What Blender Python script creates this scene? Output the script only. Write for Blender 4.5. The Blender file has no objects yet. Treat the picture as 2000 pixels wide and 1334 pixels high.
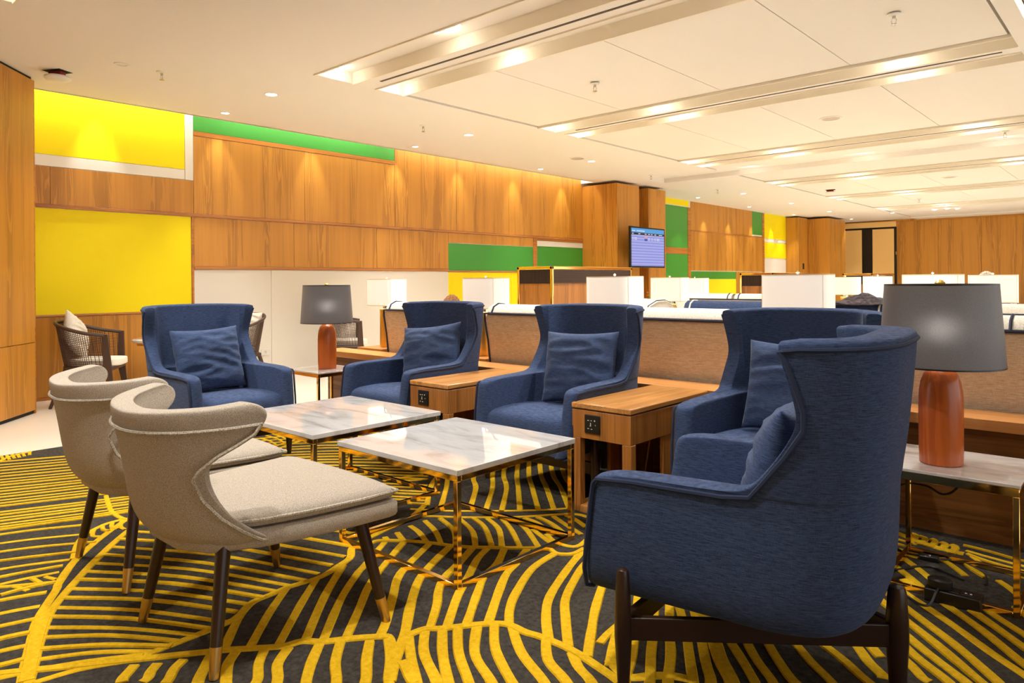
import bpy, bmesh, math, random
from mathutils import Vector, Matrix, noise
random.seed(7)
C = bpy.context.scene.collection
SC = bpy.context.scene
PI = math.pi

# ---------------------------------------------------------------- camera, world, exposure
cam = bpy.data.cameras.new('camera'); camo = bpy.data.objects.new('camera', cam); C.objects.link(camo)
cam.sensor_width = 36.0; cam.lens = 36.0*1400/2000
cam.shift_y = -(667-549.5)/2000
camo.matrix_world = Matrix.Translation((0, 0, 1.15)) @ Matrix.Rotation(math.radians(42.2), 4, 'Z') @ Matrix.Rotation(PI/2, 4, 'X') @ Matrix.Rotation(-0.0068, 4, 'Z')
cam.clip_start = 0.05
SC.camera = camo
SC.view_settings.view_transform = 'Standard'
SC.view_settings.look = 'None'
SC.view_settings.gamma = 1.0
SC.view_settings.use_curve_mapping = False
SC.view_settings.exposure = 0.58
w = bpy.data.worlds.new('world'); SC.world = w; w.use_nodes = True
w.node_tree.nodes['Background'].inputs[0].default_value = (0.99, 0.985, 0.98, 1)
w.node_tree.nodes['Background'].inputs[1].default_value = 1.1

WARM = (1.0, 0.98, 0.945)
def area(name, loc, size, power, rot=(0, 0, 0), col=WARM):
    l = bpy.data.lights.new(name, 'AREA'); l.shape = 'RECTANGLE'; l.size, l.size_y = size; l.energy = power; l.color = col
    o = bpy.data.objects.new(name, l); o.location = loc; o.rotation_euler = rot; C.objects.link(o); return o
def spot(name, loc, power, angle=75, blend=.5, aim=(0, 0, -1), r=.035, col=WARM, parent=None):
    l = bpy.data.lights.new(name, 'SPOT'); l.energy = power; l.spot_size = math.radians(angle); l.spot_blend = blend; l.shadow_soft_size = r; l.color = col
    o = bpy.data.objects.new(name, l); o.location = loc; o.rotation_euler = Vector(aim).to_track_quat('-Z', 'Y').to_euler(); C.objects.link(o)
    if parent: o.parent = parent
    return o

# ---------------------------------------------------------------- materials
def lin(r, g, b):
    f = lambda v: (v/255/12.92) if v <= 10 else ((v/255+.055)/1.055)**2.4
    return (f(r), f(g), f(b), 1)
class NT:
    def __init__(s, name):
        s.m = bpy.data.materials.new(name); s.m.use_nodes = True; s.t = s.m.node_tree; s.b = s.t.nodes['Principled BSDF']
    def n(s, typ, **k):
        x = s.t.nodes.new(typ)
        for a, v in k.items(): setattr(x, a, v)
        return x
    def l(s, a, b): s.t.links.new(a, b)
    def coord(s, scale=(1, 1, 1), rnd=True, kind='Object', rot=(0, 0, 0)):
        tc = s.n('ShaderNodeTexCoord'); mp = s.n('ShaderNodeMapping'); mp.inputs['Scale'].default_value = scale; mp.inputs['Rotation'].default_value = rot
        s.l(tc.outputs[kind], mp.inputs['Vector'])
        if rnd:
            oi = s.n('ShaderNodeObjectInfo'); mu = s.n('ShaderNodeMath', operation='MULTIPLY'); mu.inputs[1].default_value = 37.0
            s.l(oi.outputs['Random'], mu.inputs[0]); s.l(mu.outputs[0], mp.inputs['Location'])
        return mp.outputs[0]
    def noise(s, vec, scale, detail=4, rough=.5, dist=0):
        x = s.n('ShaderNodeTexNoise'); x.inputs['Scale'].default_value = scale; x.inputs['Detail'].default_value = detail; x.inputs['Roughness'].default_value = rough; x.inputs['Distortion'].default_value = dist
        s.l(vec, x.inputs['Vector']); return x.outputs['Fac']
    def ramp(s, fac, *stops):
        r = s.n('ShaderNodeValToRGB'); e = r.color_ramp.elements
        while len(e) < len(stops): e.new(.5)
        for i, (p, c) in enumerate(stops): e[i].position = p; e[i].color = c
        s.l(fac, r.inputs[0]); return r.outputs[0]
    def mix(s, a, b, fac, mode='MULTIPLY'):
        x = s.n('ShaderNodeMix', data_type='RGBA', blend_type=mode)
        for sock, v in ((x.inputs[0], fac), (x.inputs[6], a), (x.inputs[7], b)):
            if hasattr(v, 'is_linked'): s.l(v, sock)
            else: sock.default_value = v
        return x.outputs[2]
    def bump(s, h, strength=.2, dist=.01):
        b = s.n('ShaderNodeBump'); b.inputs['Strength'].default_value = strength; b.inputs['Distance'].default_value = dist
        s.l(h, b.inputs['Height']); s.l(b.outputs[0], s.b.inputs['Normal']); return b
    def set(s, **k):
        for a, v in k.items():
            s.b.inputs[a.replace('_', ' ')].default_value = v
        return s
def plain(name, col, rough=.5, metal=0, **k):
    t = NT(name); t.set(Base_Color=col, Roughness=rough, Metallic=metal); t.set(**k); return t.m
def emit(name, col, strength, base=None):
    t = NT(name); t.set(Base_Color=base or col, Emission_Color=col, Emission_Strength=strength, Roughness=.6); return t.m
def wood(name, light, dark, axis='Z', rough=.32, fine=90, flame=7.0, contrast=1.0, kind='Object'):
    t = NT(name); k = .045
    def sc(a, b):
        return {'Z': (a, a, b), 'X': (b, a, a), 'Y': (a, b, a)}[axis]
    v1 = t.coord(sc(flame, flame*k), kind=kind); v2 = t.coord(sc(fine, 1.4), kind=kind); v3 = t.coord(sc(flame*2.2, .5), kind=kind)
    n1 = t.noise(v1, 1.0, 3, .55, 1.6); n2 = t.noise(v2, 1.0, 2, .6); n3 = t.noise(v3, 1.0, 2, .5, .4)
    wv = t.n('ShaderNodeMath', operation='MULTIPLY'); wv.inputs[1].default_value = 34.0; t.l(n1, wv.inputs[0])
    si = t.n('ShaderNodeMath', operation='SINE'); t.l(wv.outputs[0], si.inputs[0])
    mid = tuple(light[i]*.6+dark[i]*.4 for i in range(3))+(1,)
    c1 = t.ramp(si.outputs[0], (.0, mid), (.55, light), (1.0, light))
    msk = t.ramp(t.noise(t.coord(sc(flame*.75, .22), kind=kind), 1.0, 1, .5), (.47, (0, 0, 0, 1)), (.60, (1, 1, 1, 1)))
    c2 = t.ramp(n3, (.3, (.72, .66, .58, 1)), (.62, (1, 1, 1, 1)))
    c3 = t.ramp(n2, (.25, (.62, .52, .42, 1)), (.55, (1, 1, 1, 1)))
    c1 = t.mix(light, c1, msk, 'MIX'); m = t.mix(c1, c2, .8*contrast); m = t.mix(m, c3, .55*contrast)
    t.l(m, t.b.inputs['Base Color']); t.set(Roughness=rough)
    return t.m
def fabric(name, c1, c2, scale=260, rough=.95, bump=.35, streak=None, sheen=.0, speck=None):
    t = NT(name)
    if streak:
        a = t.noise(t.coord((streak*8, streak*8, streak)), 1, 3, .6); b = t.noise(t.coord((streak*.4, streak*.4, streak*6)), 1, 3, .65)
        mx = t.n('ShaderNodeMix', data_type='FLOAT'); mx.inputs[0].default_value = .70; t.l(a, mx.inputs[2]); t.l(b, mx.inputs[3]); f = mx.outputs[0]
    else:
        f = t.noise(t.coord((scale, scale, scale)), 1, 2, .7)
    c = t.ramp(f, (.36, c1), (.64, c2))
    t.l(c, t.b.inputs['Base Color']); t.set(Roughness=rough, Sheen_Weight=sheen, Specular_IOR_Level=.2)
    t.bump(f, bump, .004)
    return t.m
M = {}
OR1, OR2 = lin(222, 150, 66), lin(120, 62, 16)
M['wall_wood'] = wood('teak_wall', lin(204, 141, 50), lin(124, 76, 20), 'Z', .38, 80, 8.0, .40)
M['table_wood'] = wood('teak_table', lin(208, 148, 78), lin(120, 76, 34), 'Y', .3, 110, 12.0, .8)
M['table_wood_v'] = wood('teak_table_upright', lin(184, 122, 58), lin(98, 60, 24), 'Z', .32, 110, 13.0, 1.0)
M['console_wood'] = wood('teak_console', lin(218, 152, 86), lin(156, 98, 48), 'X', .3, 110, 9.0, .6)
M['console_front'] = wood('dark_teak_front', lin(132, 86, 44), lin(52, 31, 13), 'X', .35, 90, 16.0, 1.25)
M['lamp_wood'] = wood('cherry_lamp', lin(196, 100, 42), lin(142, 64, 22), 'Z', .25, 60, 6.0, .4)
M['dark_wood'] = plain('espresso_wood', lin(48, 30, 22), .3)
M['cane_wood'] = plain('dark_cane', lin(70, 48, 38), .4)
M['yellow'] = plain('yellow_panel', lin(252, 230, 0), .55, Specular_IOR_Level=.3)
M['green'] = plain('green_panel', lin(64, 150, 52), .35)
M['white_panel'] = plain('white_panel', lin(232, 226, 214), .5)
M['ceil'] = plain('ceiling_paint', lin(238, 232, 222), .9, Specular_IOR_Level=.1)
M['trough'] = plain('trough_paint', lin(240, 230, 210), .8, Specular_IOR_Level=.1)
M['black'] = plain('black_plastic', lin(22, 21, 20), .35)
M['dark'] = plain('dark_gap', lin(30, 26, 22), .8)
M['slot'] = plain('slot_dark', lin(84, 74, 60), .8)
M['rail'] = wood('teak_rail', lin(200, 128, 50), lin(120, 64, 20), 'Y', .35, 60, 9)
M['gold'] = plain('polished_brass', (0.95, .62, .2, 1), .07, 1.0)
M['gold_soft'] = plain('brushed_brass', (0.86, .56, .13, 1), .3, 1.0)
M['tip'] = plain('brass_tip', (0.62, .42, .16, 1), .35, 1.0)
M['chrome'] = plain('chrome', (.55, .53, .5, 1), .2, 1.0)
M['white_plastic'] = plain('white_plastic', lin(230, 226, 216), .4)
M['grey_grille'] = plain('grey_grille', lin(196, 182, 165), .7)
M['red'] = plain('red_part', lin(150, 40, 25), .5)
M['blue'] = fabric('navy_linen', lin(36, 47, 73), lin(70, 89, 127), streak=95, bump=.25, sheen=.05)
M['blue_pillow'] = fabric('navy_linen_pillow', lin(40, 52, 80), lin(76, 97, 137), streak=95, bump=.3, sheen=.12)
M['blue_pipe'] = plain('navy_piping', lin(34, 46, 74), .9)
M['grey'] = fabric('oatmeal_weave', lin(152, 138, 120), lin(216, 204, 188), 520, bump=.8)
M['grey_pipe'] = fabric('oatmeal_piping', lin(140, 128, 110), lin(205, 195, 178), 260, bump=.6)
M['tan'] = fabric('tan_tweed', lin(200, 172, 140), lin(244, 226, 200), streak=60, bump=.3)
M['cream'] = fabric('cream_linen', lin(218, 208, 190), lin(240, 234, 222), 150, bump=.3)
M['navy_trim'] = plain('dark_navy_piping', lin(40, 44, 66), .8)
M['white_trim'] = plain('white_piping', lin(235, 228, 215), .8)
M['floor'] = plain('cream_floor', lin(232, 222, 204), .22)
M['shade_dark'] = fabric('charcoal_shade', lin(36, 36, 41), lin(72, 72, 80), 420, rough=.42, bump=.25)
M['shade_dark'].node_tree.nodes['Principled BSDF'].inputs['Specular IOR Level'].default_value = .5
def translucent_shade(m, fac=.22, col=(.40, .385, .385, 1)):
    t = m.node_tree; tr = t.nodes.new('ShaderNodeBsdfTranslucent'); tr.inputs[0].default_value = col; mx = t.nodes.new('ShaderNodeMixShader'); mx.inputs[0].default_value = fac
    t.links.new(t.nodes['Principled BSDF'].outputs[0], mx.inputs[1]); rf = t.nodes.new('ShaderNodeBsdfRefraction'); rf.inputs['Color'].default_value = col; rf.inputs['Roughness'].default_value = .8; rf.inputs['IOR'].default_value = 1.45; m2 = t.nodes.new('ShaderNodeMixShader'); m2.inputs[0].default_value = .22; t.links.new(tr.outputs[0], m2.inputs[1]); t.links.new(rf.outputs[0], m2.inputs[2]); t.links.new(m2.outputs[0], mx.inputs[2]); t.links.new(mx.outputs[0], t.nodes['Material Output'].inputs[0])
translucent_shade(M['shade_dark'])
M['cord'] = plain('cord_rubber', lin(30, 28, 27), .45)
M['shade_white'] = emit('lit_white_shade', (1.0, .97, .9, 1), .27, lin(245, 240, 228))
M['shade_trim'] = plain('shade_trim', lin(240, 225, 190), .7)
M['lens'] = emit('lit_lens', (1.0, .93, .8, 1), 14)
M['skin'] = plain('skin', lin(214, 160, 128), .6)
M['door'] = plain('light_maple', lin(250, 206, 128), .45)
M['mesh_dark'] = plain('brown_mesh', lin(72, 52, 40), .6)
def marble():
    t = NT('white_marble')
    v = t.coord((1, 1, 1)); n = t.noise(t.coord((2.2, 7, 3), rot=(0, 0, .4)), 1.0, 8, .62, 1.2)
    c = t.ramp(n, (.26, lin(148, 144, 140)), (.41, lin(190, 187, 184)), (.53, lin(208, 206, 204)), (.75, lin(216, 214, 212)))
    t.l(c, t.b.inputs['Base Color']); t.set(Roughness=.045, Specular_IOR_Level=.7, Coat_Weight=.55, Coat_Roughness=.015); return t.m
M['marble'] = marble()
def carpet(name, c1, c2):
    t = NT(name); f = t.noise(t.coord((55, 55, 55), rnd=False), 1, 5, .75); g = t.noise(t.coord((700, 700, 700), rnd=False), 1, 1, .5)
    t.l(t.ramp(f, (.3, c1), (.72, c2)), t.b.inputs['Base Color']); t.set(Roughness=1.0, Specular_IOR_Level=.05); t.bump(g, .5, .004); return t.m
M['rug'] = carpet('charcoal_pile', lin(44, 41, 38), lin(82, 76, 68))
M['rug_gold'] = carpet('gold_pile', lin(200, 154, 14), lin(232, 188, 42))
def rnd_shade(name, base, var):
    t = NT(name); oi = t.n('ShaderNodeObjectInfo'); t.l(t.ramp(oi.outputs['Random'], (0, base), (1, var)), t.b.inputs['Base Color']); t.set(Roughness=.6); return t.m

# ---------------------------------------------------------------- mesh helpers
class MB:
    def __init__(s): s.v = []; s.f = []
    def add(s, vs, fs):
        o = len(s.v); s.v += [tuple(v) for v in vs]; s.f += [tuple(i+o for i in f) for f in fs]; return s
    def box(s, x0, x1, y0, y1, z0, z1, m=None):
        vs = [(x, y, z) for z in (z0, z1) for y in (y0, y1) for x in (x0, x1)]
        if m: vs = [tuple(m @ Vector(v)) for v in vs]
        return s.add(vs, [(0, 2, 3, 1), (4, 5, 7, 6), (0, 1, 5, 4), (2, 6, 7, 3), (0, 4, 6, 2), (1, 3, 7, 5)])
    def loft(s, rings, cap=True, close=True):
        n = len(rings[0]); o = len(s.v)
        for r in rings: s.v += [tuple(p) for p in r]
        for i in range(len(rings)-1):
            for j in range(n if close else n-1):
                a, b = o+i*n+j, o+i*n+(j+1) % n
                s.f.append((a, b, b+n, a+n))
        if cap:
            s.f.append(tuple(o+j for j in range(n))[::-1]); s.f.append(tuple(o+(len(rings)-1)*n+j for j in range(n)))
        return s
    def lathe(s, prof, n=24, c=(0, 0), cap=True, sx=1, sy=1):
        return s.loft([[(c[0]+r*sx*math.cos(2*PI*j/n), c[1]+r*sy*math.sin(2*PI*j/n), z) for j in range(n)] for r, z in prof], cap)
    def rod(s, p, q, r0, r1=None, n=10, cap=True):
        r1 = r0 if r1 is None else r1; p, q = Vector(p), Vector(q); m = (q-p).to_track_quat('Z', 'Y').to_matrix()
        ring = lambda c, r: [c+m @ Vector((r*math.cos(2*PI*j/n), r*math.sin(2*PI*j/n), 0)) for j in range(n)]
        return s.loft([ring(p, r0), ring(q, r1)], cap)
    def tube(s, pts, r, n=8, closed=False):
        pts = [Vector(p) for p in pts]; rings = []; k = len(pts); up = None
        for i, p in enumerate(pts):
            a = pts[(i-1) % k] if (closed or i > 0) else p; b = pts[(i+1) % k] if (closed or i < k-1) else p
            t = (b-a).normalized() if (b-a).length > 1e-9 else Vector((0, 0, 1))
            if up is None:
                up = t.orthogonal().normalized()
            up = (up-t*up.dot(t)); up = up.normalized() if up.length > 1e-6 else t.orthogonal().normalized()
            sd = t.cross(up); rings.append([p+r*(math.cos(2*PI*j/n)*up+math.sin(2*PI*j/n)*sd) for j in range(n)])
        if closed: rings.append(rings[0]); return s.loft(rings, False)
        return s.loft(rings, True)
    def build(s, name, mat, parent=None, smooth=False, bevel=0, seg=2, sub=0, crease=None):
        me = bpy.data.meshes.new(name); me.from_pydata(s.v, [], s.f); me.materials.append(M[mat] if isinstance(mat, str) else mat)
        bm = bmesh.new(); bm.from_mesh(me); bmesh.ops.recalc_face_normals(bm, faces=bm.faces); bm.to_mesh(me); bm.free()
        o = bpy.data.objects.new(name, me); C.objects.link(o)
        if parent: o.parent = parent
        if bevel:
            b = o.modifiers.new('bevel', 'BEVEL'); b.width = bevel; b.segments = seg; b.limit_method = 'ANGLE'; b.angle_limit = math.radians(40); b.harden_normals = False
        if sub:
            d = o.modifiers.new('sub', 'SUBSURF'); d.levels = d.render_levels = sub
        if smooth or sub or bevel:
            for p in me.polygons: p.use_smooth = True
            if not sub:
                try: me.set_sharp_from_angle(angle=math.radians(40 if not bevel else 50))
                except Exception: pass
        return o
def box(name, mat, x0, x1, y0, y1, z0, z1, parent=None, bevel=0, **k):
    return MB().box(x0, x1, y0, y1, z0, z1).build(name, mat, parent, bevel=bevel, **k)
def tag(o, label, cat, group=None, kind=None):
    if label: o['label'] = label
    if cat: o['category'] = cat
    if group: o['group'] = group
    if kind: o['kind'] = kind
    return o
def thing(name, label, cat, loc=(0, 0, 0), rz=0, group=None):
    o = bpy.data.objects.new(name, None); o.empty_display_size = .1; C.objects.link(o); o.location = loc; o.rotation_euler = (0, 0, rz)
    return tag(o, label, cat, group)
def struct(o, label=None):
    o['kind'] = 'structure'
    if label: o['label'] = label
    return o
def kids(o): return [c for c in C.objects if c.parent == o]
def dup(root, loc=None, rz=None, label=None, group=None):
    def cp(o, par):
        c = o.copy(); C.objects.link(c); c.parent = par
        for ch in kids(o):
            if ch.type == 'LIGHT': ch2 = ch.copy(); C.objects.link(ch2); ch2.parent = c
            else: cp(ch, c)
        return c
    c = cp(root, None)
    if loc is not None: c.location = loc
    if rz is not None: c.rotation_euler = (0, 0, rz)
    if label: c['label'] = label
    if group: c['group'] = group
    return c
ORD = ['first', 'second', 'third', 'fourth', 'fifth', 'sixth', 'seventh', 'eighth', 'ninth', 'tenth', 'eleventh', 'twelfth', 'thirteenth', 'fourteenth']

# ---------------------------------------------------------------- room shell
XW, YF, ZC = -8.2, 24.7, 3.0
fl = MB().box(-8.6, 9, -4, 25.2, -.12, 0).build('floor', 'floor'); struct(fl, 'polished cream floor of the lounge')

wl = box('wall_left', 'white_panel', XW-.2, XW, -1.5, YF, 0, 3.35); struct(wl, 'panelled wall of teak, yellow, green and white boards')
def wp(name, mat, y0, y1, z0, z1, t=.012):
    return box(name, mat, XW, XW+t, y0+.002, y1-.002, z0+.002, z1-.002, wl, bevel=.002, seg=1)
def run(name, mat, ys, z0, z1, t=.012):
    for a, b in zip(ys, ys[1:]): wp(name, mat, a, b, z0, z1, t)
# near bay
wp('yellow_panel', 'yellow', .8, 3.53, 2.44, 3.2); wp('white_strip', 'white_panel', .8, 3.53, 2.325, 2.44); wp('white_strip', 'white_panel', 3.53, 3.628, 2.325, 3.2)
run('wood_panel', 'wall_wood', [.8, 2.2, 3.628], 1.945, 2.325)
wp('yellow_panel', 'yellow', .8, 3.6, .845, 1.912, .006); wp('wood_strip', 'rail', 3.6, 3.628, 0, 1.912, .02)
run('wood_panel', 'wall_wood', [.8, 2.0, 3.6], .03, .825); wp('wood_rail', 'rail', .8, 3.6, .825, .845, .02)
# long rails
wp('wood_rail', 'rail', .8, 11.05, 1.912, 1.945, .026); wp('wood_rail', 'rail', 3.628, 7.57, 1.31, 1.345, .024); wp('wood_rail', 'rail', 7.57, 11.05, 1.30, 1.325, .02)
# middle bay
run('green_panel', 'green', [3.628, 6.53], 2.895, 3.2, .008); wp('wood_rail', 'rail', 3.628, 6.53, 2.84, 2.895, .016)
run('wood_panel', 'wall_wood', [3.628, 5.06, 6.53], 1.945, 2.84); run('wood_panel', 'wall_wood', [6.53, 7.74, 8.96, 11.05], 1.945, 3.2)
run('wood_panel', 'wall_wood', [3.628, 4.9, 6.2, 7.57], 1.345, 1.912); run('wood_panel', 'wall_wood', [7.57, 9.59], 1.756, 1.912)
run('white_panel', 'white_panel', [3.628, 4.585, 7.57], .03, 1.31, .008)
wp('green_panel', 'green', 7.57, 9.59, 1.325, 1.75, .008); wp('wood_strip', 'rail', 9.59, 9.70, 1.325, 1.912, .014)
wp('white_strip', 'white_panel', 9.70, 11.05, 1.772, 1.868); wp('wood_strip', 'rail', 9.70, 11.05, 1.868, 1.912); wp('green_panel', 'green', 9.70, 11.05, 1.36, 1.772, .008)
run('yellow_panel', 'yellow', [7.57, 9.02, 11.05], .03, 1.30, .006)
# far bay, beyond the pier
wp('yellow_panel', 'yellow', 12.75, 15.2, 2.866, 3.2); wp('green_panel', 'green', 12.75, 15.15, 1.893, 2.85, .008); wp('wood_strip', 'rail', 12.75, 15.15, 1.75, 1.893); wp('green_panel', 'green', 12.75, 15.15, .5, 1.75, .008)
wp('wood_strip', 'rail', 15.15, 15.29, .03, 2.85, .014)
run('wood_panel', 'wall_wood', [15.29, 17.0, 18.696], 2.33, 3.2); run('wood_panel', 'wall_wood', [15.29, 17.3, 19.36], 1.375, 2.31); wp('wood_rail', 'rail', 15.29, 19.36, 2.305, 2.33, .02)
wp('green_panel', 'green', 18.696, 19.36, 2.372, 3.2, .008); wp('green_panel', 'green', 15.29, 17.7, 1.17, 1.36, .008); wp('yellow_panel', 'yellow', 15.29, 17.7, .03, 1.17, .006)
run('wood_panel', 'wall_wood', [17.7, 19.36], .03, 1.36); wp('wood_strip', 'rail', 19.36, 19.5, .03, 3.2, .014)
wp('yellow_panel', 'yellow', 19.5, 21.03, 2.30, 3.2); wp('white_strip', 'white_panel', 19.5, 21.03, 2.205, 2.28); wp('yellow_panel', 'yellow', 19.5, 21.03, 1.755, 2.19); wp('white_strip', 'white_panel', 19.5, 21.03, .03, 1.735)
struct(box('baseboard_left', 'rail', XW, XW+.015, .8, 21, 0, .03), 'low teak plinth at the foot of the panelled wall')
wn = box('wall_near_blocker', 'wall_wood', XW, 9, -4.0, -3.8, 0, 3.35); struct(wn, 'unseen teak wall added behind the viewpoint to block light')  # added out of view to keep world light off the sides facing the camera
# piers
def pier(name, label, boxes):
    root = None
    for i, (x0, x1, y0, y1, z1) in enumerate(boxes):
        o = box(name if i == 0 else 'wood_panel', 'wall_wood', x0, x1, y0, y1, 0, z1, root, bevel=.004, seg=1)
        if i == 0: root = struct(o, label)
    return root
pr = pier('trim_1', 'teak clad pier that carries the flight screen', [(XW, -7.4, 11.05, 11.8, 2.95), (XW, -7.62, 11.8, 12.13, 2.95), (XW, -7.4, 12.13, 12.78, 2.95)])
pier('trim_2', 'teak pier at the end of the panelled wall', [(XW, -7.82, 21.03, 21.75, 2.96)])
pier('trim_3', 'wider teak pier in the far corner', [(XW, -7.2, 21.75, 23.2, 2.94)])
box('call_panel', 'dark', -7.819, -7.81, 21.35, 21.45, 1.45, 1.62, bevel=0).parent = None
bpy.data.objects['call_panel']['label'] = 'small dark plate on the pier at the end of the panelled wall'; bpy.data.objects['call_panel']['category'] = 'wall plate'
# oblique near column
mo = Matrix.Translation((-7.46, 1.88, 0)) @ Matrix.Rotation(math.radians(-40), 4, 'Z')
tc = MB().box(0, 2.2, -.6, 0, .635, 2.975, mo).build('trim_4', 'wall_wood', bevel=.004, seg=1); struct(tc, 'oblique teak clad column at the near left')
MB().box(0, 2.2, -.6, 0, 0.03, .632, mo).build('wood_panel', 'wall_wood', tc, bevel=.004, seg=1)
MB().box(-.02, 0, -.6, -.003, 0, 2.975, mo).build('edge_strip', 'rail', tc)
MB().box(0, 2.2, -.59, -.02, 2.975, 3.0, mo).build('shadow_gap', 'dark', tc); MB().box(0, 2.2, -.59, -.015, 0, .03, mo).build('plinth', 'dark', tc)

# far wall
wf = box('wall_far', 'wall_wood', -8.4, 9, YF, YF+.2, 0, 3.35); struct(wf, 'teak panelled wall at the far end')
xs = [-6.1, -5.0, -3.9, -2.75, -1.6, -.45, .7, 1.85, 3.0, 4.2, 6.0]
for a, b in zip(xs, xs[1:]): box('wood_panel', 'wall_wood', a+.004, b-.004, YF-.015, YF, 0, 2.93, wf, bevel=.003, seg=1)
box('wood_panel', 'wall_wood', -8.2, -7.8, YF-.015, YF, 0, 2.93, wf)
d = box('door_1', 'dark', -7.78, -6.14, YF-.05, YF-.001, 0, 2.78); struct(d, 'pale double door with a dark centre strip')
box('door_leaf', 'door', -7.74, -7.14, YF-.09, YF-.05, 0, 2.72, d, bevel=.004); box('door_leaf', 'door', -6.82, -6.20, YF-.09, YF-.05, 0, 2.72, d, bevel=.004)
box('door_header', 'door', -7.78, -6.14, YF-.09, YF-.001, 2.78, 2.95, d, bevel=.004)
box('glass_strip', 'black', -7.13, -6.83, YF-.07, YF-.05, 0, 2.72, d)
box('door_hinge', 'chrome', -6.15, -6.12, YF-.1, YF-.05, 1.9, 2.0, d)

# ---------------------------------------------------------------- ceiling
cb = MB()
X0, X1 = -5.57, -.84
cb.box(-8.4, -7.88, -4, .9, ZC, ZC+.1).box(-7.88, X0, -4, 11.0, ZC, ZC+.1)                    # left border with the cove slot beside the wall
cb.box(-8.4, X0, 12.15, 25, ZC, ZC+.1).box(-8.4, -7.0, 11.0, 12.15, ZC, ZC+.1).box(-7.0, X0, 11.0, 11.35, ZC, ZC+.1)
cb.box(X0, X1, -4, .35, ZC, ZC+.1).box(X0, X1, 1.30, 3.54, ZC, ZC+.1)
cb.box(X1, -.72, -4, 25, ZC, ZC+.1).box(-.5, 6, -4, 25, ZC, ZC+.1).box(-.72, -.5, -4, 25, ZC+.12, ZC+.2)
cb.box(-8.4, 6, -4, 25, 3.35, 3.45)                                                            # upper slab
cb.box(-7.9, -7.86, .9, 11.0, ZC, 3.35)                                                        # cove upstand
coffers = [(.35, .95), (3.54, 1.01), (6.62, .80), (10.0, .76), (13.27, .84), (16.64, .8), (20.2, .8)]
for y, wd in coffers:
    a, b = y+wd*.42, y+wd*.66
    cb.box(X0, X1, y, y+wd, ZC+.10, ZC+.2)
    cb.box(X0, X1, a, b, ZC, ZC+.1)
cb.box(-7.0, X1, 11.35, 12.05, ZC+.08, ZC+.2)
cb.box(-7.0, X1, 12.05, 12.15, ZC, ZC+.1)
ce = cb.build('ceiling', 'ceil'); struct(ce, 'cream coffered ceiling')
def cpanel(x0, x1, y0, y1, z=ZC+.012):
    box('panel', 'ceil', x0+.004, x1-.004, y0+.012, y1-.012, z, ZC+.1, ce)
gx = [X0+.02, -4.36, -3.2, -2.0, X1-.02]
bays = [(4.55, 6.62), (7.42, 10.0), (14.11, 16.64), (17.44, 20.2)]
for y0, y1 in bays:
    for a, b in zip(gx, gx[1:]): cpanel(a, b, y0, y1)
for y0, y1 in [(10.76, 11.35), (12.15, 13.27), (21.0, 24.0)]: cpanel(X0+.02, X1-.02, y0, y1)
cb2 = MB().box(X0, 6, 24.0, 25, ZC-.03, ZC+.1).build('bulkhead', 'ceil', ce)
for y, wd in coffers:                                                                          # dark slot diffuser and lips of each coffer
    m = y+wd*.54
    box('slot_diffuser', 'slot', X0+.25, X1-.12, m-.012, m+.012, ZC-.004, ZC+.01, ce)
    for q in (y+.006, y+wd-.006, y+wd*.42-.006, y+wd*.66+.006):
        box('coffer_lip', 'trough', X0, X1, q-.008, q+.008, ZC-.012, ZC+.10, ce)

# ---------------------------------------------------------------- lamps in the ceiling
def dl_proto(name, r, label, lens='lens'):
    t = thing(name, label, 'downlight')
    MB().lathe([(r*1.35, 0), (r*1.35, -.004), (r*1.05, -.006), (r*1.0, -.002)], 20, cap=False).build('trim_ring', 'white_plastic', t, smooth=True)
    MB().lathe([(0.001, -.003), (r, -.003), (r, -.001)], 20, cap=False).build('lens', lens, t)
    return t
def lamp_row(proto, pts, power, fmt, group, angle=80, aim=(0, 0, -1), blend=.6, zz=ZC, used=[]):
    for i, p in enumerate(pts):
        x, y = p[:2]
        if i == 0: t = proto; t.location = (x, y, zz); t['label'] = fmt.format(ORD[i]); t['group'] = group
        else: t = dup(proto, (x, y, zz), None, fmt.format(ORD[i]), group)
    for p in pts: spot('lamp_light', (p[0], p[1], zz-.02), power, angle, blend, aim)
wall_row = [(-7.52, 3.68), (-7.54, 6.37), (-7.58, 9.08), (-7.7, 14.72), (-7.75, 17.53), (-7.78, 20.6)]
second_row = [(-6.46, 3.63), (-6.46, 6.33), (-6.53, 9.05), (-6.64, 14.72), (-6.66, 17.46), (-6.72, 20.34)]
lamp_row(dl_proto('downlight', .04, ''), wall_row, 40, 'small bright downlight in the row next to the panelled wall, {} from the camera', 'wall row downlights', 70)
lamp_row(dl_proto('downlight', .052, ''), second_row, 60, 'wider recessed downlight in the second row out from the wall, {} from the camera', 'second row downlights', 100)
far_pts = [(-7.08, 23.4), (-5.6, 22.1), (-4.54, 22.0), (-4.23, 21.93), (-4.03, 22.13)]
lamp_row(dl_proto('downlight', .045, ''), far_pts, 40, 'small downlight near the far teak wall, {} from the left', 'far wall downlights', 90)
for p, e in (((-7.5, 1.0), 45), ((-6.45, .95), 75), ((-5.3, -.6), 75), ((-6.9, 2.4), 25)): spot('lamp_light', (p[0], p[1], ZC-.02), e, 100, .7)  # spots without fittings, added to brighten the left; some continue the rows off frame
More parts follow.
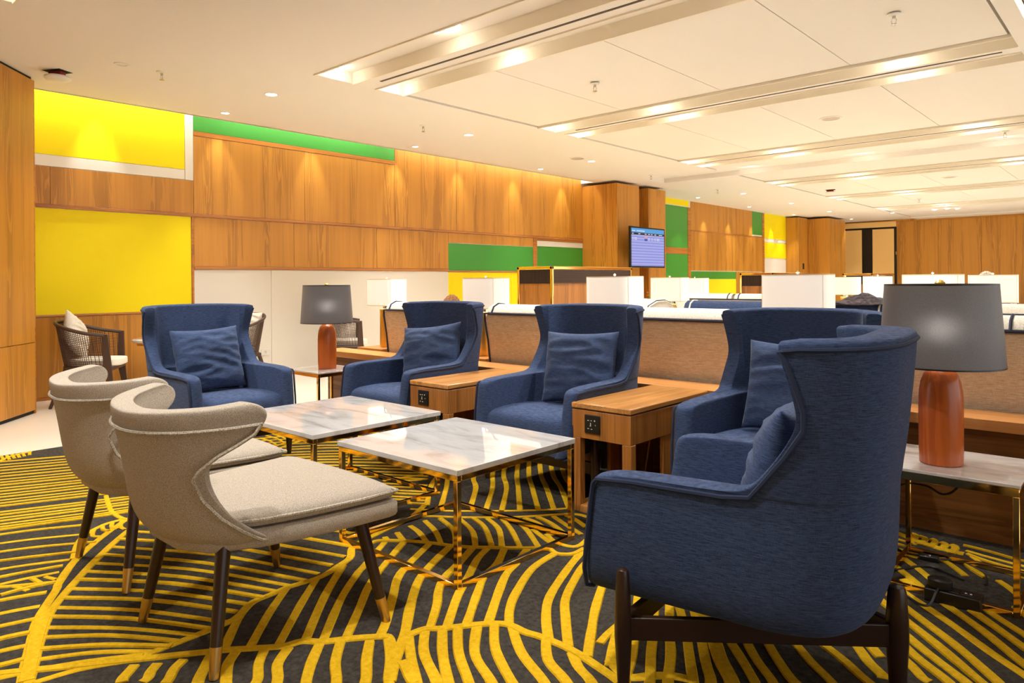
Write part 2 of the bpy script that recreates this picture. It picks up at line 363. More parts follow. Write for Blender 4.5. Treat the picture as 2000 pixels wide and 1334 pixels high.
# hidden wall washers in the cove slot (their scallops show on the wall)
for y in (1.3, 2.62, 3.92, 5.15, 6.53, 7.76, 9.07, 10.4): spot('cove_light', (-7.99, y, 3.22), 34, 42, .8, (-.16, 0, -1), .02)
for y in (15.92, 17.24, 18.63, 19.95): spot('cove_light', (-7.97, y, 2.97), 30, 42, .7, (-.16, 0, -1), .02)
for y in (2.4, 5.0, 7.6, 10.0): area('cove_glow', (-8.04, y, 3.30), (.12, 2.4), 9, (0, 0, 0))
# lights in the coffers
k = 0; proto = None
for ci, (y, wd) in enumerate(coffers):
    for ti, fr in enumerate((.21, .83)):
        for x in (() if ci == 0 else (-5.47, -4.19, -3.95, -1.8, -1.56)):
            t = dl_proto('coffer_light', .03, '') if proto is None else dup(proto)
            if proto is None: proto = t
            t.location = (x, y+wd*fr, ZC+.10)
            nm = {-5.47: 'single spotlight at the left end', -4.19: 'left spotlight of the left pair', -3.95: 'right spotlight of the left pair', -1.8: 'left spotlight of the right pair', -1.56: 'right spotlight of the right pair'}[x]
            t['label'] = '%s in the %s groove of the %s ceiling coffer' % (nm, ('near', 'far')[ti], (['overhead']+ORD)[ci]); t['group'] = 'coffer spotlights'
        for x, e in ((-5.47, 1.0), (-4.07, 1.6), (-1.68, 1.6)):
            l = bpy.data.lights.new('groove_glow', 'POINT'); l.energy = .55*e; l.color = (1, .95, .86); l.shadow_soft_size = .03
            o = bpy.data.objects.new('groove_glow', l); o.location = (x, y+wd*fr, ZC+.05); C.objects.link(o)
            spot('coffer_beam', (x, y+wd*fr, ZC+.05), 56*e, 110, .7)
for x in (-5.2, -3.4, -1.6):
    l = bpy.data.lights.new('groove_glow', 'POINT'); l.energy = 1.2; l.color = (1, .95, .86); o = bpy.data.objects.new('groove_glow', l); o.location = (x, 11.7, ZC+.03); C.objects.link(o)
area('side_cove', (-.61, 8, ZC+.11), (.14, 22), 25)

# fixtures on the ceiling
def sprinkler():
    t = thing('sprinkler', '', 'sprinkler')
    MB().lathe([(.045, 0), (.043, -.008), (.012, -.012)], 20).build('rosette', 'white_plastic', t, smooth=True)
    MB().lathe([(.012, -.01), (.012, -.03), (.007, -.032)], 12).build('body', 'chrome', t, smooth=True)
    for sx in (-1, 1): MB().tube([(sx*.01, 0, -.028), (sx*.017, 0, -.045), (sx*.012, 0, -.065), (0, 0, -.07)], .0028, 6).build('frame_arm', 'chrome', t)
    MB().lathe([(.02, -.07), (.021, -.074), (.004, -.076)], 14).build('deflector', 'chrome', t)
    return t
sp = sprinkler()
spl = [((-6.46, 2.59), 'sprinkler over the wicker chairs, left of the downlights'), ((-3.93, 5.51), 'sprinkler between the first and second ceiling coffers, left one'), ((-1.38, 5.52), 'sprinkler between the first and second ceiling coffers, right one'), ((-6.46, 5.58), 'sprinkler in the plain ceiling border near the middle downlights'), ((-6.64, 10.98), 'sprinkler in the ceiling border before the screen pier'), ((-6.72, 13.69), 'sprinkler just beyond the wide single groove'), ((-4.18, 18.75), 'sprinkler deep in the fifth ceiling bay'), ((-1.46, 10.9), 'sprinkler right of the third coffer, by the wide groove')]
for i, (p, lb) in enumerate(spl):
    t = sp if i == 0 else dup(sp); t.location = (p[0], p[1], ZC); t['label'] = lb; t['group'] = 'ceiling sprinklers'
def detector(loc, rz, label):
    t = thing('smoke_detector', label, 'detector', loc, rz)
    MB().box(-.09, .09, -.07, .07, -.003, .0).build('opening', 'dark', t)
    MB().box(-.07, .06, -.03, .03, -.035, -.002).build('housing', 'red', t, bevel=.006)
    MB().lathe([(.10, -.045), (.105, -.06), (.09, -.075), (.05, -.082), (.001, -.083)], 24).build('cover', 'white_plastic', t, smooth=True)
detector((-7.1, 1.97, ZC), .5, 'white smoke detector hanging from a hole by the oblique column')
detector((-5.11, 15.54, ZC+.012), .2, 'hanging detector with red housing in the far ceiling bay')
def speaker(loc, label):
    t = thing('ceiling_speaker', label, 'speaker', loc)
    MB().lathe([(.125, 0), (.123, -.006), (.10, -.008)], 28, cap=False).build('rim', 'white_plastic', t, smooth=True)
    MB().lathe([(.10, -.006), (.08, -.004), (.001, -.004)], 28, cap=False).build('grille', 'grey_grille', t, smooth=True)
speaker((-2.83, 8.63, ZC+.012), 'round ceiling speaker in the panel bay behind the second coffer')
speaker((-6.52, 8.68, ZC), 'round ceiling speaker beside the third wider downlight')
speaker((-2.88, 15.17, ZC+.012), 'round ceiling speaker in the bay before the fifth coffer')
t = thing('dome_camera', 'small dome camera in the second ceiling coffer', 'camera', (-3.55, 6.75, ZC+.1))
MB().lathe([(.05, 0), (.05, -.02), (.045, -.03)], 18).build('base', 'white_plastic', t, smooth=True); MB().lathe([(.035, -.03), (.03, -.05), (.015, -.062), (.001, -.065)], 18).build('dome', 'black', t, smooth=True)
t = thing('blank_downlight', 'unlit white round cap near the oblique column', 'downlight', (-6.47, 2.27, ZC))
MB().lathe([(.06, 0), (.058, -.006), (.04, -.008), (.04, -.003), (.001, -.003)], 24, cap=False).build('ring', 'white_plastic', t, smooth=True)

# ---------------------------------------------------------------- rug
VEINS=[(0.0266,[(-3.71,1.31),(-3.53,1.14),(-3.33,0.98),(-3.12,0.86),(-3.05,0.83),(-2.86,0.73),(-2.68,0.66),(-2.41,0.57)]),
(0.0266,[(-3.93,1.6),(-3.68,1.39),(-3.47,1.2),(-3.27,1.04),(-3.09,0.91),(-2.91,0.79),(-2.79,0.73),(-2.69,0.69),(-2.39,0.58)]),
(0.038,[(-2.82,0.73),(-2.67,0.67),(-2.41,0.58)]),
(0.0266,[(-2.81,2.44),(-2.69,2.23),(-2.66,2.12),(-2.63,1.98),(-2.58,1.82),(-2.49,1.74),(-2.45,1.66),(-2.41,1.54),(-2.42,1.41),(-2.41,1.34),(-2.4,1.26),(-2.34,1.18),(-2.32,1.12),(-2.31,0.92),(-2.31,0.84),(-2.33,0.79),(-2.32,0.81)]),
(0.0266,[(-2.53,0.51),(-2.52,0.54),(-2.46,0.62),(-2.4,0.7),(-2.32,0.81),(-2.16,1.03),(-2.1,1.1),(-2.04,1.17),(-2.02,1.23),(-1.97,1.27),(-1.92,1.34),(-1.87,1.4),(-1.84,1.43)]),
(0.0274,[(-1.85,1.43),(-1.82,1.42),(-1.74,1.37),(-1.7,1.34)]),
(0.0182,[(-3.68,1.39),(-3.21,1.71),(-2.65,1.94)]),
(0.0182,[(-3.6,1.31),(-3.12,1.62),(-2.57,1.82)]),
(0.0182,[(-3.52,1.25),(-3.06,1.53),(-2.51,1.73)]),
(0.0182,[(-3.45,1.18),(-3.0,1.45),(-2.47,1.64)]),
(0.0182,[(-3.38,1.12),(-2.94,1.38),(-2.44,1.56)]),
(0.0182,[(-3.3,1.07),(-2.89,1.31),(-2.42,1.49)]),
(0.0182,[(-3.23,1.01),(-2.86,1.25),(-2.42,1.43)]),
(0.0182,[(-3.16,0.96),(-2.82,1.19),(-2.41,1.37)]),
(0.0182,[(-3.1,0.91),(-2.78,1.14),(-2.4,1.31)]),
(0.0182,[(-3.02,0.87),(-2.74,1.08),(-2.39,1.25)]),
(0.0182,[(-2.96,0.82),(-2.69,1.03),(-2.37,1.19)]),
(0.0182,[(-2.89,0.78),(-2.64,0.97),(-2.33,1.13)]),
(0.0182,[(-2.82,0.75),(-2.59,0.93),(-2.31,1.08)]),
(0.0182,[(-2.75,0.71),(-2.55,0.88),(-2.31,1.03)]),
(0.0182,[(-2.68,0.68),(-2.52,0.84),(-2.3,0.98)]),
(0.0182,[(-2.6,0.65),(-2.47,0.8),(-2.3,0.94)]),
(0.0182,[(-2.53,0.63),(-2.44,0.77),(-2.3,0.9)]),
(0.0182,[(-2.46,0.61),(-2.4,0.73),(-2.31,0.86)]),
(0.0182,[(-2.39,0.58),(-2.37,0.7),(-2.31,0.82)]),
(0.0167,[(-3.94,0.77),(-3.87,0.96),(-3.77,1.14)]),
(0.0167,[(-3.81,0.75),(-3.74,0.92),(-3.64,1.09)]),
(0.0167,[(-3.69,0.72),(-3.62,0.89),(-3.52,1.05)]),
(0.0167,[(-3.57,0.7),(-3.5,0.85),(-3.41,1.01)]),
(0.0167,[(-3.46,0.68),(-3.41,0.82),(-3.34,0.96)]),
(0.0167,[(-3.36,0.66),(-3.33,0.79),(-3.29,0.92)]),
(0.0167,[(-3.27,0.64),(-3.26,0.76),(-3.23,0.89)]),
(0.0167,[(-3.24,0.69),(-3.15,0.82),(-3.13,0.85)]),
(0.0167,[(-3.15,0.68),(-3.15,0.75),(-3.13,0.85)]),
(0.0137,[(-3.22,0.73),(-3.12,0.76)]),
(0.0137,[(-3.24,0.8),(-3.16,0.81)]),
(0.0137,[(-3.22,0.84),(-3.16,0.86)]),
(0.0198,[(-3.11,0.61),(-3.09,0.7),(-3.05,0.8)]),
(0.0198,[(-2.99,0.58),(-2.97,0.67),(-2.94,0.75)]),
(0.0198,[(-2.88,0.56),(-2.86,0.64),(-2.84,0.71)]),
(0.0198,[(-2.77,0.54),(-2.76,0.61),(-2.74,0.67)]),
(0.0198,[(-2.68,0.52),(-2.67,0.58),(-2.65,0.64)]),
(0.0198,[(-2.59,0.51),(-2.57,0.56),(-2.56,0.61)]),
(0.0198,[(-2.5,0.49),(-2.49,0.54),(-2.47,0.59)]),
(0.0182,[(-4.2,1.38),(-4.05,1.34),(-3.87,1.3),(-3.72,1.3),(-3.71,1.33)]),
(0.0152,[(-3.71,1.29),(-3.62,1.25),(-3.56,1.25)]),
(0.0152,[(-3.72,1.25),(-3.64,1.22),(-3.59,1.23)]),
(0.0152,[(-3.7,1.2),(-3.63,1.18),(-3.59,1.19)]),
(0.0152,[(-3.66,1.15),(-3.58,1.12),(-3.54,1.14)]),
(0.0152,[(-3.56,1.08),(-3.51,1.07),(-3.48,1.1)]),
(0.0182,[(-3.72,1.3),(-3.7,1.2),(-3.58,1.07),(-3.34,0.97)]),
(0.016,[(-5.59,1.05),(-5.3,1.66),(-5.01,2.36),(-4.64,3.05),(-4.06,3.58)]),
(0.016,[(-5.5,1.03),(-5.22,1.63),(-4.94,2.33),(-4.56,2.99),(-3.98,3.5)]),
(0.016,[(-5.41,1.01),(-5.14,1.61),(-4.86,2.29),(-4.47,2.94),(-3.91,3.43)]),
(0.016,[(-5.32,1.0),(-5.06,1.58),(-4.79,2.26),(-4.39,2.89),(-3.83,3.37)]),
(0.016,[(-5.24,0.98),(-4.98,1.56),(-4.72,2.22),(-4.32,2.83),(-3.76,3.3)]),
(0.016,[(-5.16,0.96),(-4.9,1.53),(-4.66,2.19),(-4.24,2.79),(-3.69,3.24)]),
(0.016,[(-5.08,0.95),(-4.83,1.51),(-4.59,2.16),(-4.17,2.74),(-3.63,3.18)]),
(0.016,[(-5.0,0.94),(-4.76,1.49),(-4.53,2.13),(-4.1,2.69),(-3.56,3.12)]),
(0.016,[(-4.93,0.92),(-4.69,1.47),(-4.46,2.1),(-4.03,2.65),(-3.5,3.07)]),
(0.016,[(-4.86,0.91),(-4.62,1.45),(-4.4,2.07),(-3.97,2.61),(-3.45,3.01)]),
(0.016,[(-4.78,0.9),(-4.56,1.43),(-4.34,2.04),(-3.91,2.56),(-3.39,2.96)]),
(0.016,[(-4.72,0.88),(-4.5,1.41),(-4.29,2.02),(-3.85,2.52),(-3.33,2.91)]),
(0.016,[(-4.65,0.87),(-4.44,1.39),(-4.23,1.99),(-3.79,2.48),(-3.28,2.86)]),
(0.016,[(-4.59,0.86),(-4.38,1.37),(-4.18,1.97),(-3.73,2.45),(-3.23,2.81)]),
(0.016,[(-4.52,0.85),(-4.32,1.35),(-4.08,1.92),(-3.67,2.41),(-3.18,2.77)]),
(0.016,[(-4.46,0.83),(-4.26,1.33),(-4.03,1.9),(-3.62,2.38),(-3.13,2.72)]),
(0.016,[(-4.35,0.81),(-4.15,1.3),(-3.93,1.85),(-3.52,2.31),(-3.04,2.64)]),
(0.016,[(-4.29,0.8),(-4.1,1.28),(-3.88,1.83),(-3.46,2.27),(-3.0,2.6)]),
(0.016,[(-4.24,0.79),(-4.05,1.26),(-3.84,1.81),(-3.42,2.24),(-2.95,2.56)]),
(0.016,[(-4.18,0.78),(-4.0,1.25),(-3.79,1.78),(-3.37,2.21),(-2.91,2.52)]),
(0.016,[(-4.13,0.77),(-3.95,1.23),(-3.75,1.76),(-3.33,2.18),(-2.87,2.48)]),
(0.016,[(-4.08,0.76),(-3.9,1.22),(-3.71,1.74),(-3.28,2.15),(-2.83,2.45)]),
(0.016,[(-4.03,0.75),(-3.86,1.21),(-3.67,1.72),(-3.24,2.12),(-2.79,2.41)]),
(0.0152,[(-5.51,1.17),(-5.65,1.28),(-5.7,1.41)]),
(0.0137,[(-5.54,1.22),(-5.7,1.24)]),
(0.0137,[(-5.54,1.25),(-5.7,1.27)]),
(0.0137,[(-5.55,1.28),(-5.7,1.3)]),
(0.0137,[(-5.56,1.31),(-5.7,1.33)]),
(0.0137,[(-5.57,1.34),(-5.7,1.36)]),
(0.0137,[(-5.58,1.37),(-5.7,1.4)]),
(0.0167,[(-3.3,2.53),(-3.27,2.66),(-3.23,2.77)]),
(0.0167,[(-3.33,2.56),(-3.2,2.62),(-3.15,2.71)]),
(0.0167,[(-4.52,2.46),(-4.62,2.69),(-4.74,2.97),(-4.82,3.09)]),
(0.0167,[(-4.42,2.43),(-4.54,2.67),(-4.63,2.96)]),
(0.0152,[(-4.55,2.54),(-4.72,2.58),(-4.87,2.58)]),
(0.0152,[(-4.58,2.6),(-4.75,2.64),(-4.89,2.64)]),
(0.0152,[(-4.6,2.67),(-4.78,2.71),(-4.93,2.71)]),
(0.0152,[(-4.63,2.73),(-4.81,2.77),(-4.96,2.78)]),
(0.0152,[(-4.65,2.8),(-4.83,2.84),(-4.99,2.85)]),
(0.0152,[(-4.68,2.86),(-4.87,2.91),(-5.02,2.92)]),
(0.0152,[(-4.71,2.93),(-4.9,2.98),(-5.06,2.99)]),
(0.0152,[(-4.74,3.0),(-4.93,3.06),(-5.09,3.07)]),
(0.0152,[(-4.52,3.2),(-4.56,3.33),(-4.61,3.57)]),
(0.0152,[(-4.51,3.23),(-4.55,3.38),(-4.61,3.6)]),
(0.0152,[(-4.5,3.27),(-4.54,3.43),(-4.6,3.6)]),
(0.0152,[(-4.48,3.31),(-4.53,3.48),(-4.59,3.6)]),
(0.0152,[(-4.47,3.34),(-4.51,3.53),(-4.59,3.6)]),
(0.0243,[(-2.4,1.25),(-2.31,1.16),(-2.16,1.04)]),
(0.0243,[(-2.42,1.41),(-2.28,1.26),(-2.11,1.1)]),
(0.0243,[(-2.41,1.53),(-2.26,1.37),(-2.06,1.17)]),
(0.0258,[(-2.44,1.67),(-2.25,1.46),(-2.02,1.24)]),
(0.0258,[(-2.52,1.94),(-2.37,1.72),(-2.33,1.66),(-2.19,1.49),(-1.98,1.28)]),
(0.0258,[(-2.46,2.0),(-2.33,1.8),(-2.21,1.63),(-2.07,1.48),(-1.94,1.34)]),
(0.0274,[(-2.36,2.06),(-2.21,1.78),(-2.07,1.63),(-1.93,1.49),(-1.87,1.42)]),
(0.0304,[(-2.27,2.1),(-2.2,1.95),(-2.11,1.79),(-1.97,1.63),(-1.83,1.49),(-1.76,1.41),(-1.69,1.33),(-1.63,1.27)]),
(0.0274,[(-2.18,2.14),(-2.1,1.98),(-2.04,1.85),(-1.97,1.76),(-1.89,1.68),(-1.78,1.55)]),
(0.0274,[(-2.13,2.18),(-2.08,2.07),(-1.98,1.92),(-1.89,1.78),(-1.75,1.6)]),
(0.0274,[(-2.07,2.22),(-1.98,2.08),(-1.94,1.97),(-1.85,1.84),(-1.71,1.65)]),
(0.0274,[(-2.0,2.29),(-1.93,2.14),(-1.89,2.04),(-1.8,1.9),(-1.66,1.7)]),
(0.0274,[(-1.88,2.34),(-1.85,2.15),(-1.75,1.94),(-1.68,1.83),(-1.61,1.75)]),
(0.0274,[(-1.81,2.42),(-1.74,2.23),(-1.64,2.0),(-1.55,1.87),(-1.45,1.76)]),
(0.0274,[(-1.73,2.35),(-1.69,2.24),(-1.59,2.03),(-1.49,1.9),(-1.37,1.76)]),
(0.0274,[(-1.62,2.36),(-1.57,2.24),(-1.46,2.03),(-1.37,1.88),(-1.29,1.75)]),
(0.0274,[(-1.36,2.07),(-1.29,1.9),(-1.21,1.75)]),
(0.0266,[(-1.8,1.47),(-1.79,1.54),(-1.75,1.58),(-1.67,1.69),(-1.61,1.74),(-1.53,1.74),(-1.47,1.75),(-1.35,1.75),(-1.21,1.72),(-1.14,1.7)]),
(0.0274,[(-1.78,1.53),(-1.68,1.44),(-1.55,1.37),(-1.48,1.33)]),
(0.0274,[(-1.74,1.57),(-1.64,1.48),(-1.52,1.39),(-1.46,1.35)]),
(0.0274,[(-1.71,1.61),(-1.6,1.51),(-1.48,1.43),(-1.42,1.39)]),
(0.0274,[(-1.68,1.67),(-1.56,1.54),(-1.43,1.47),(-1.36,1.43)]),
(0.0274,[(-1.64,1.71),(-1.53,1.6),(-1.39,1.51),(-1.31,1.47)]),
(0.0274,[(-1.6,1.75),(-1.46,1.64),(-1.32,1.57),(-1.25,1.53)]),
(0.0274,[(-1.46,1.76),(-1.37,1.66),(-1.27,1.61),(-1.22,1.58)]),
(0.0274,[(-1.34,1.74),(-1.28,1.69),(-1.22,1.66),(-1.19,1.64)]),
(0.0274,[(-1.79,1.47),(-1.68,1.39),(-1.59,1.33),(-1.54,1.3)]),
(0.0274,[(-1.86,1.37),(-1.78,1.3),(-1.7,1.24),(-1.66,1.2)]),
(0.0274,[(-1.83,1.42),(-1.73,1.35),(-1.65,1.28),(-1.6,1.25)]),
(0.0274,[(-1.69,1.36),(-1.66,1.35),(-1.6,1.32),(-1.57,1.31)]),
(0.0274,[(-2.12,1.06),(-2.07,1.01),(-2.0,0.97),(-1.96,0.95)]),
(0.0274,[(-2.06,1.12),(-2.0,1.07),(-1.93,1.03),(-1.9,1.0)]),
(0.0274,[(-2.02,1.18),(-1.96,1.11),(-1.89,1.07),(-1.85,1.04)]),
(0.0274,[(-1.97,1.26),(-1.89,1.18),(-1.82,1.12),(-1.79,1.1)]),
(0.0274,[(-1.93,1.31),(-1.84,1.23),(-1.76,1.18),(-1.72,1.15)]),
(0.0274,[(-2.16,1.0),(-2.11,0.96),(-2.06,0.92),(-2.03,0.9)]),
(0.0274,[(-2.19,0.93),(-2.16,0.89),(-2.12,0.86),(-2.1,0.84)]),
(0.0274,[(-2.23,0.87),(-2.2,0.84),(-2.17,0.82),(-2.16,0.8)]),
(0.0274,[(-2.27,0.82),(-2.24,0.79),(-2.22,0.77),(-2.2,0.76)]),
(0.0167,[(-2.79,2.31),(-2.71,2.36),(-2.57,2.46),(-2.32,2.69),(-2.2,2.84),(-2.13,2.94)]),
(0.0167,[(-2.7,2.19),(-2.64,2.29),(-2.5,2.39),(-2.31,2.56),(-2.14,2.77),(-2.05,2.79)]),
(0.0198,[(-2.55,1.88),(-2.55,1.93),(-2.47,2.0),(-2.37,2.06),(-2.23,2.12),(-2.12,2.2),(-2.01,2.29),(-1.94,2.35),(-1.87,2.33),(-1.82,2.37),(-1.82,2.45)]),
(0.0182,[(-2.05,2.48),(-1.95,2.43),(-1.86,2.45),(-1.89,2.59)]),
(0.0228,[(-2.68,2.41),(-2.92,2.67),(-3.12,2.87),(-3.28,3.04)]),
(0.0228,[(-2.57,2.51),(-2.8,2.78),(-2.95,2.91),(-3.1,3.09)]),
(0.0228,[(-2.49,2.54),(-2.73,2.84),(-2.92,3.04),(-3.1,3.25)]),
(0.0228,[(-2.42,2.58),(-2.67,2.89),(-2.87,3.08),(-3.1,3.36)]),
(0.0228,[(-2.36,2.65),(-2.62,2.93),(-2.81,3.13),(-3.07,3.44)]),
(0.0228,[(-2.29,2.71),(-2.56,2.98),(-2.76,3.18),(-3.05,3.52)]),
(0.0228,[(-2.24,2.77),(-2.5,3.03),(-2.7,3.22),(-3.0,3.56)]),
(0.0228,[(-2.19,2.83),(-2.44,3.08),(-2.65,3.27),(-2.92,3.57)]),
(0.0228,[(-2.15,2.88),(-2.34,3.09),(-2.55,3.26),(-2.84,3.58)]),
(0.0228,[(-2.77,2.4),(-3.03,2.66),(-3.2,2.89),(-3.33,3.04)]),
(0.0182,[(-3.3,3.02),(-3.2,3.19),(-3.07,3.44),(-2.86,3.6)]),
(0.0182,[(-3.31,3.06),(-3.41,3.21),(-3.46,3.36)]),
(0.0182,[(-3.26,3.13),(-3.36,3.28),(-3.39,3.41)]),
(0.0182,[(-3.21,3.2),(-3.31,3.34),(-3.32,3.47)]),
(0.0182,[(-3.16,3.26),(-3.26,3.41),(-3.26,3.53)]),
(0.0182,[(-3.11,3.33),(-3.21,3.48),(-3.19,3.58)]),
(0.0182,[(-3.06,3.39),(-3.15,3.55),(-3.13,3.6)]),
(0.0182,[(-3.01,3.46),(-3.1,3.6),(-3.06,3.6)]),
(0.0182,[(-2.96,3.53),(-3.05,3.6),(-2.99,3.6)]),
(0.0182,[(-2.9,3.6),(-3.0,3.6),(-2.93,3.6)]),
(0.0213,[(-2.57,1.98),(-2.52,1.96)]),
(0.0213,[(-2.57,2.05),(-2.46,2.0)]),
(0.0213,[(-2.6,2.15),(-2.5,2.12),(-2.38,2.06)]),
(0.0213,[(-2.6,2.24),(-2.46,2.18),(-2.32,2.09)]),
(0.0213,[(-2.57,2.31),(-2.4,2.24),(-2.26,2.12)]),
(0.0213,[(-2.5,2.37),(-2.33,2.29),(-2.18,2.16)]),
(0.0213,[(-2.46,2.42),(-2.32,2.36),(-2.13,2.21)]),
(0.0213,[(-2.4,2.46),(-2.26,2.39),(-2.09,2.23)]),
(0.0213,[(-2.34,2.5),(-2.21,2.42),(-2.03,2.28)]),
(0.0213,[(-2.3,2.54),(-2.16,2.47),(-1.98,2.34)]),
(0.0213,[(-2.27,2.58),(-2.16,2.56),(-2.02,2.48)]),
(0.0213,[(-2.23,2.63),(-2.12,2.6),(-1.96,2.52)]),
(0.0213,[(-2.18,2.69),(-2.07,2.64),(-1.93,2.58)]),
(0.0213,[(-2.14,2.74),(-2.07,2.72),(-1.97,2.67)]),
(0.0213,[(-2.14,2.49),(-1.99,2.42),(-1.92,2.4)]),
(0.026,[(-1.43,2.26),(-1.29,2.02),(-1.2,1.86),(-1.14,1.73),(-1.11,1.68)]),
(0.026,[(-1.38,2.29),(-1.24,2.05),(-1.16,1.9),(-1.09,1.78),(-1.06,1.72)]),
(0.026,[(-1.33,2.31),(-1.2,2.08),(-1.11,1.93),(-1.05,1.81),(-1.02,1.76)]),
(0.026,[(-1.31,2.31),(-1.16,2.11),(-1.07,1.97),(-1.0,1.86),(-0.96,1.8)]),
(0.026,[(-1.3,2.38),(-1.12,2.13),(-1.01,1.96),(-0.96,1.89),(-0.94,1.85)]),
(0.0397,[(-1.26,2.36),(-1.09,2.15),(-0.99,2.01),(-0.92,1.93),(-0.89,1.89)]),
(0.0245,[(-1.21,2.3),(-1.06,2.17),(-0.96,2.07),(-0.87,1.97),(-0.83,1.92)]),
(0.0245,[(-1.19,2.39),(-1.01,2.2),(-0.91,2.08),(-0.83,2.0),(-0.8,1.96)]),
(0.0245,[(-1.11,2.39),(-0.96,2.24),(-0.87,2.13),(-0.79,2.04),(-0.75,2.01)]),
(0.0245,[(-1.03,2.38),(-0.87,2.26),(-0.78,2.17),(-0.71,2.11),(-0.68,2.08)]),
(0.0245,[(-0.97,2.41),(-0.81,2.31),(-0.71,2.24),(-0.64,2.18),(-0.6,2.15)]),
(0.0304,[(-1.23,1.78),(-1.14,1.74),(-1.09,1.79),(-1.04,1.83),(-0.98,1.85)]),
(0.0228,[(-1.31,1.84),(-1.33,1.95),(-1.35,2.22),(-1.29,2.42),(-1.21,2.6)]),
(0.0279,[(-0.81,2.98),(-0.75,2.92),(-0.53,2.72),(-0.39,2.58),(-0.3,2.5),(-0.27,2.47)]),
(0.0279,[(-0.78,2.85),(-0.71,2.79),(-0.58,2.66),(-0.47,2.55),(-0.36,2.42),(-0.33,2.38)]),
(0.0279,[(-0.75,2.75),(-0.68,2.68),(-0.52,2.52),(-0.4,2.39),(-0.36,2.35)]),
(0.0279,[(-0.65,2.57),(-0.53,2.45),(-0.43,2.36),(-0.4,2.33)]),
(0.0279,[(-0.62,2.48),(-0.55,2.4),(-0.47,2.33),(-0.44,2.3)]),
(0.0279,[(-0.6,2.39),(-0.55,2.34),(-0.51,2.29),(-0.49,2.28)]),
(0.0279,[(-0.83,2.53),(-0.75,2.47),(-0.68,2.39),(-0.64,2.34),(-0.63,2.33)]),
(0.0279,[(-0.78,2.42),(-0.71,2.36),(-0.65,2.28),(-0.6,2.23),(-0.59,2.21)]),
(0.0279,[(-0.73,2.99),(-0.6,2.89),(-0.44,2.73),(-0.31,2.57),(-0.26,2.52)]),
(0.0279,[(-0.54,2.92),(-0.41,2.78),(-0.32,2.68),(-0.29,2.65)]),
(0.0248,[(-0.53,3.0),(-0.43,2.88),(-0.33,2.78),(-0.3,2.74)]),
(0.0248,[(-0.84,3.17),(-0.71,3.02),(-0.63,2.92)]),
(0.0233,[(-0.81,3.25),(-0.72,3.15),(-0.65,3.06)]),
(0.0233,[(-0.68,3.32),(-0.62,3.26),(-0.56,3.18)]),
(0.0233,[(-0.6,3.36),(-0.56,3.28),(-0.5,3.21)]),
(0.0349,[(-0.92,3.54),(-0.85,3.5),(-0.75,3.45),(-0.67,3.43),(-0.61,3.43)]),
(0.0152,[(-0.63,3.54),(-0.55,3.53),(-0.44,3.5),(-0.39,3.5),(-0.36,3.5)]),
(0.0152,[(-0.61,3.48),(-0.54,3.46),(-0.43,3.44),(-0.38,3.44),(-0.36,3.43)]),
(0.0152,[(-0.6,3.44),(-0.52,3.4),(-0.42,3.38),(-0.37,3.37),(-0.35,3.37)]),
(0.0152,[(-0.58,3.42),(-0.51,3.34),(-0.42,3.31),(-0.36,3.31),(-0.35,3.31)]),
(0.0233,[(-0.46,3.21),(-0.41,3.15),(-0.36,3.07),(-0.31,3.0),(-0.29,2.97)]),
(0.0233,[(-0.38,2.99),(-0.35,2.95),(-0.3,2.87),(-0.28,2.84)]),
(0.0137,[(-0.92,3.45),(-0.78,3.42)]),
(0.0137,[(-0.9,3.38),(-0.76,3.36)]),
(0.0137,[(-0.88,3.32),(-0.75,3.31)]),
(0.0137,[(-0.87,3.27),(-0.74,3.26)]),
(0.0228,[(-0.84,3.56),(-0.81,3.54),(-0.81,3.44)]),
(0.0228,[(-0.8,3.54),(-0.77,3.52),(-0.77,3.43)]),
(0.0228,[(-0.75,3.53),(-0.73,3.51),(-0.73,3.42)]),
(0.0228,[(-0.71,3.52),(-0.69,3.5),(-0.69,3.41)]),
(0.0228,[(-0.67,3.51),(-0.65,3.49),(-0.65,3.4)]),
(0.0286,[(-5.06,1.0),(-4.83,0.82),(-4.63,0.61),(-4.48,0.37),(-4.36,0.1),(-4.27,-0.19),(-4.2,-0.5)]),
(0.026,[(-5.5,1.06),(-5.58,0.93)]),
(0.026,[(-5.42,0.98),(-5.51,0.83)]),
(0.026,[(-5.33,0.9),(-5.43,0.73)]),
(0.026,[(-5.24,0.83),(-5.35,0.64)]),
(0.026,[(-5.08,1.01),(-5.15,0.76),(-5.27,0.55)]),
(0.026,[(-4.99,0.94),(-4.71,0.96)]),
(0.026,[(-4.99,0.94),(-5.07,0.68),(-5.19,0.46)]),
(0.026,[(-4.9,0.88),(-4.61,0.89)]),
(0.026,[(-4.9,0.88),(-4.99,0.6),(-5.12,0.38)]),
(0.026,[(-4.82,0.81),(-4.52,0.82)]),
(0.026,[(-4.82,0.81),(-4.9,0.52),(-5.04,0.3)]),
(0.026,[(-4.74,0.73),(-4.44,0.74),(-4.18,0.82)]),
(0.026,[(-4.74,0.73),(-4.83,0.44),(-4.97,0.21)]),
(0.026,[(-4.67,0.65),(-4.36,0.67),(-4.1,0.74)]),
(0.026,[(-4.67,0.65),(-4.76,0.36),(-4.89,0.13)]),
(0.026,[(-4.6,0.56),(-4.3,0.58),(-4.04,0.65)]),
(0.026,[(-4.6,0.56),(-4.69,0.27),(-4.83,0.04)]),
(0.026,[(-4.54,0.47),(-4.24,0.49),(-3.99,0.56)]),
(0.026,[(-4.54,0.47),(-4.63,0.19),(-4.76,-0.04)]),
(0.026,[(-4.48,0.38),(-4.19,0.39),(-3.95,0.47)]),
(0.026,[(-4.48,0.38),(-4.57,0.1),(-4.7,-0.12)]),
(0.026,[(-4.44,0.28),(-4.16,0.3),(-3.92,0.36)]),
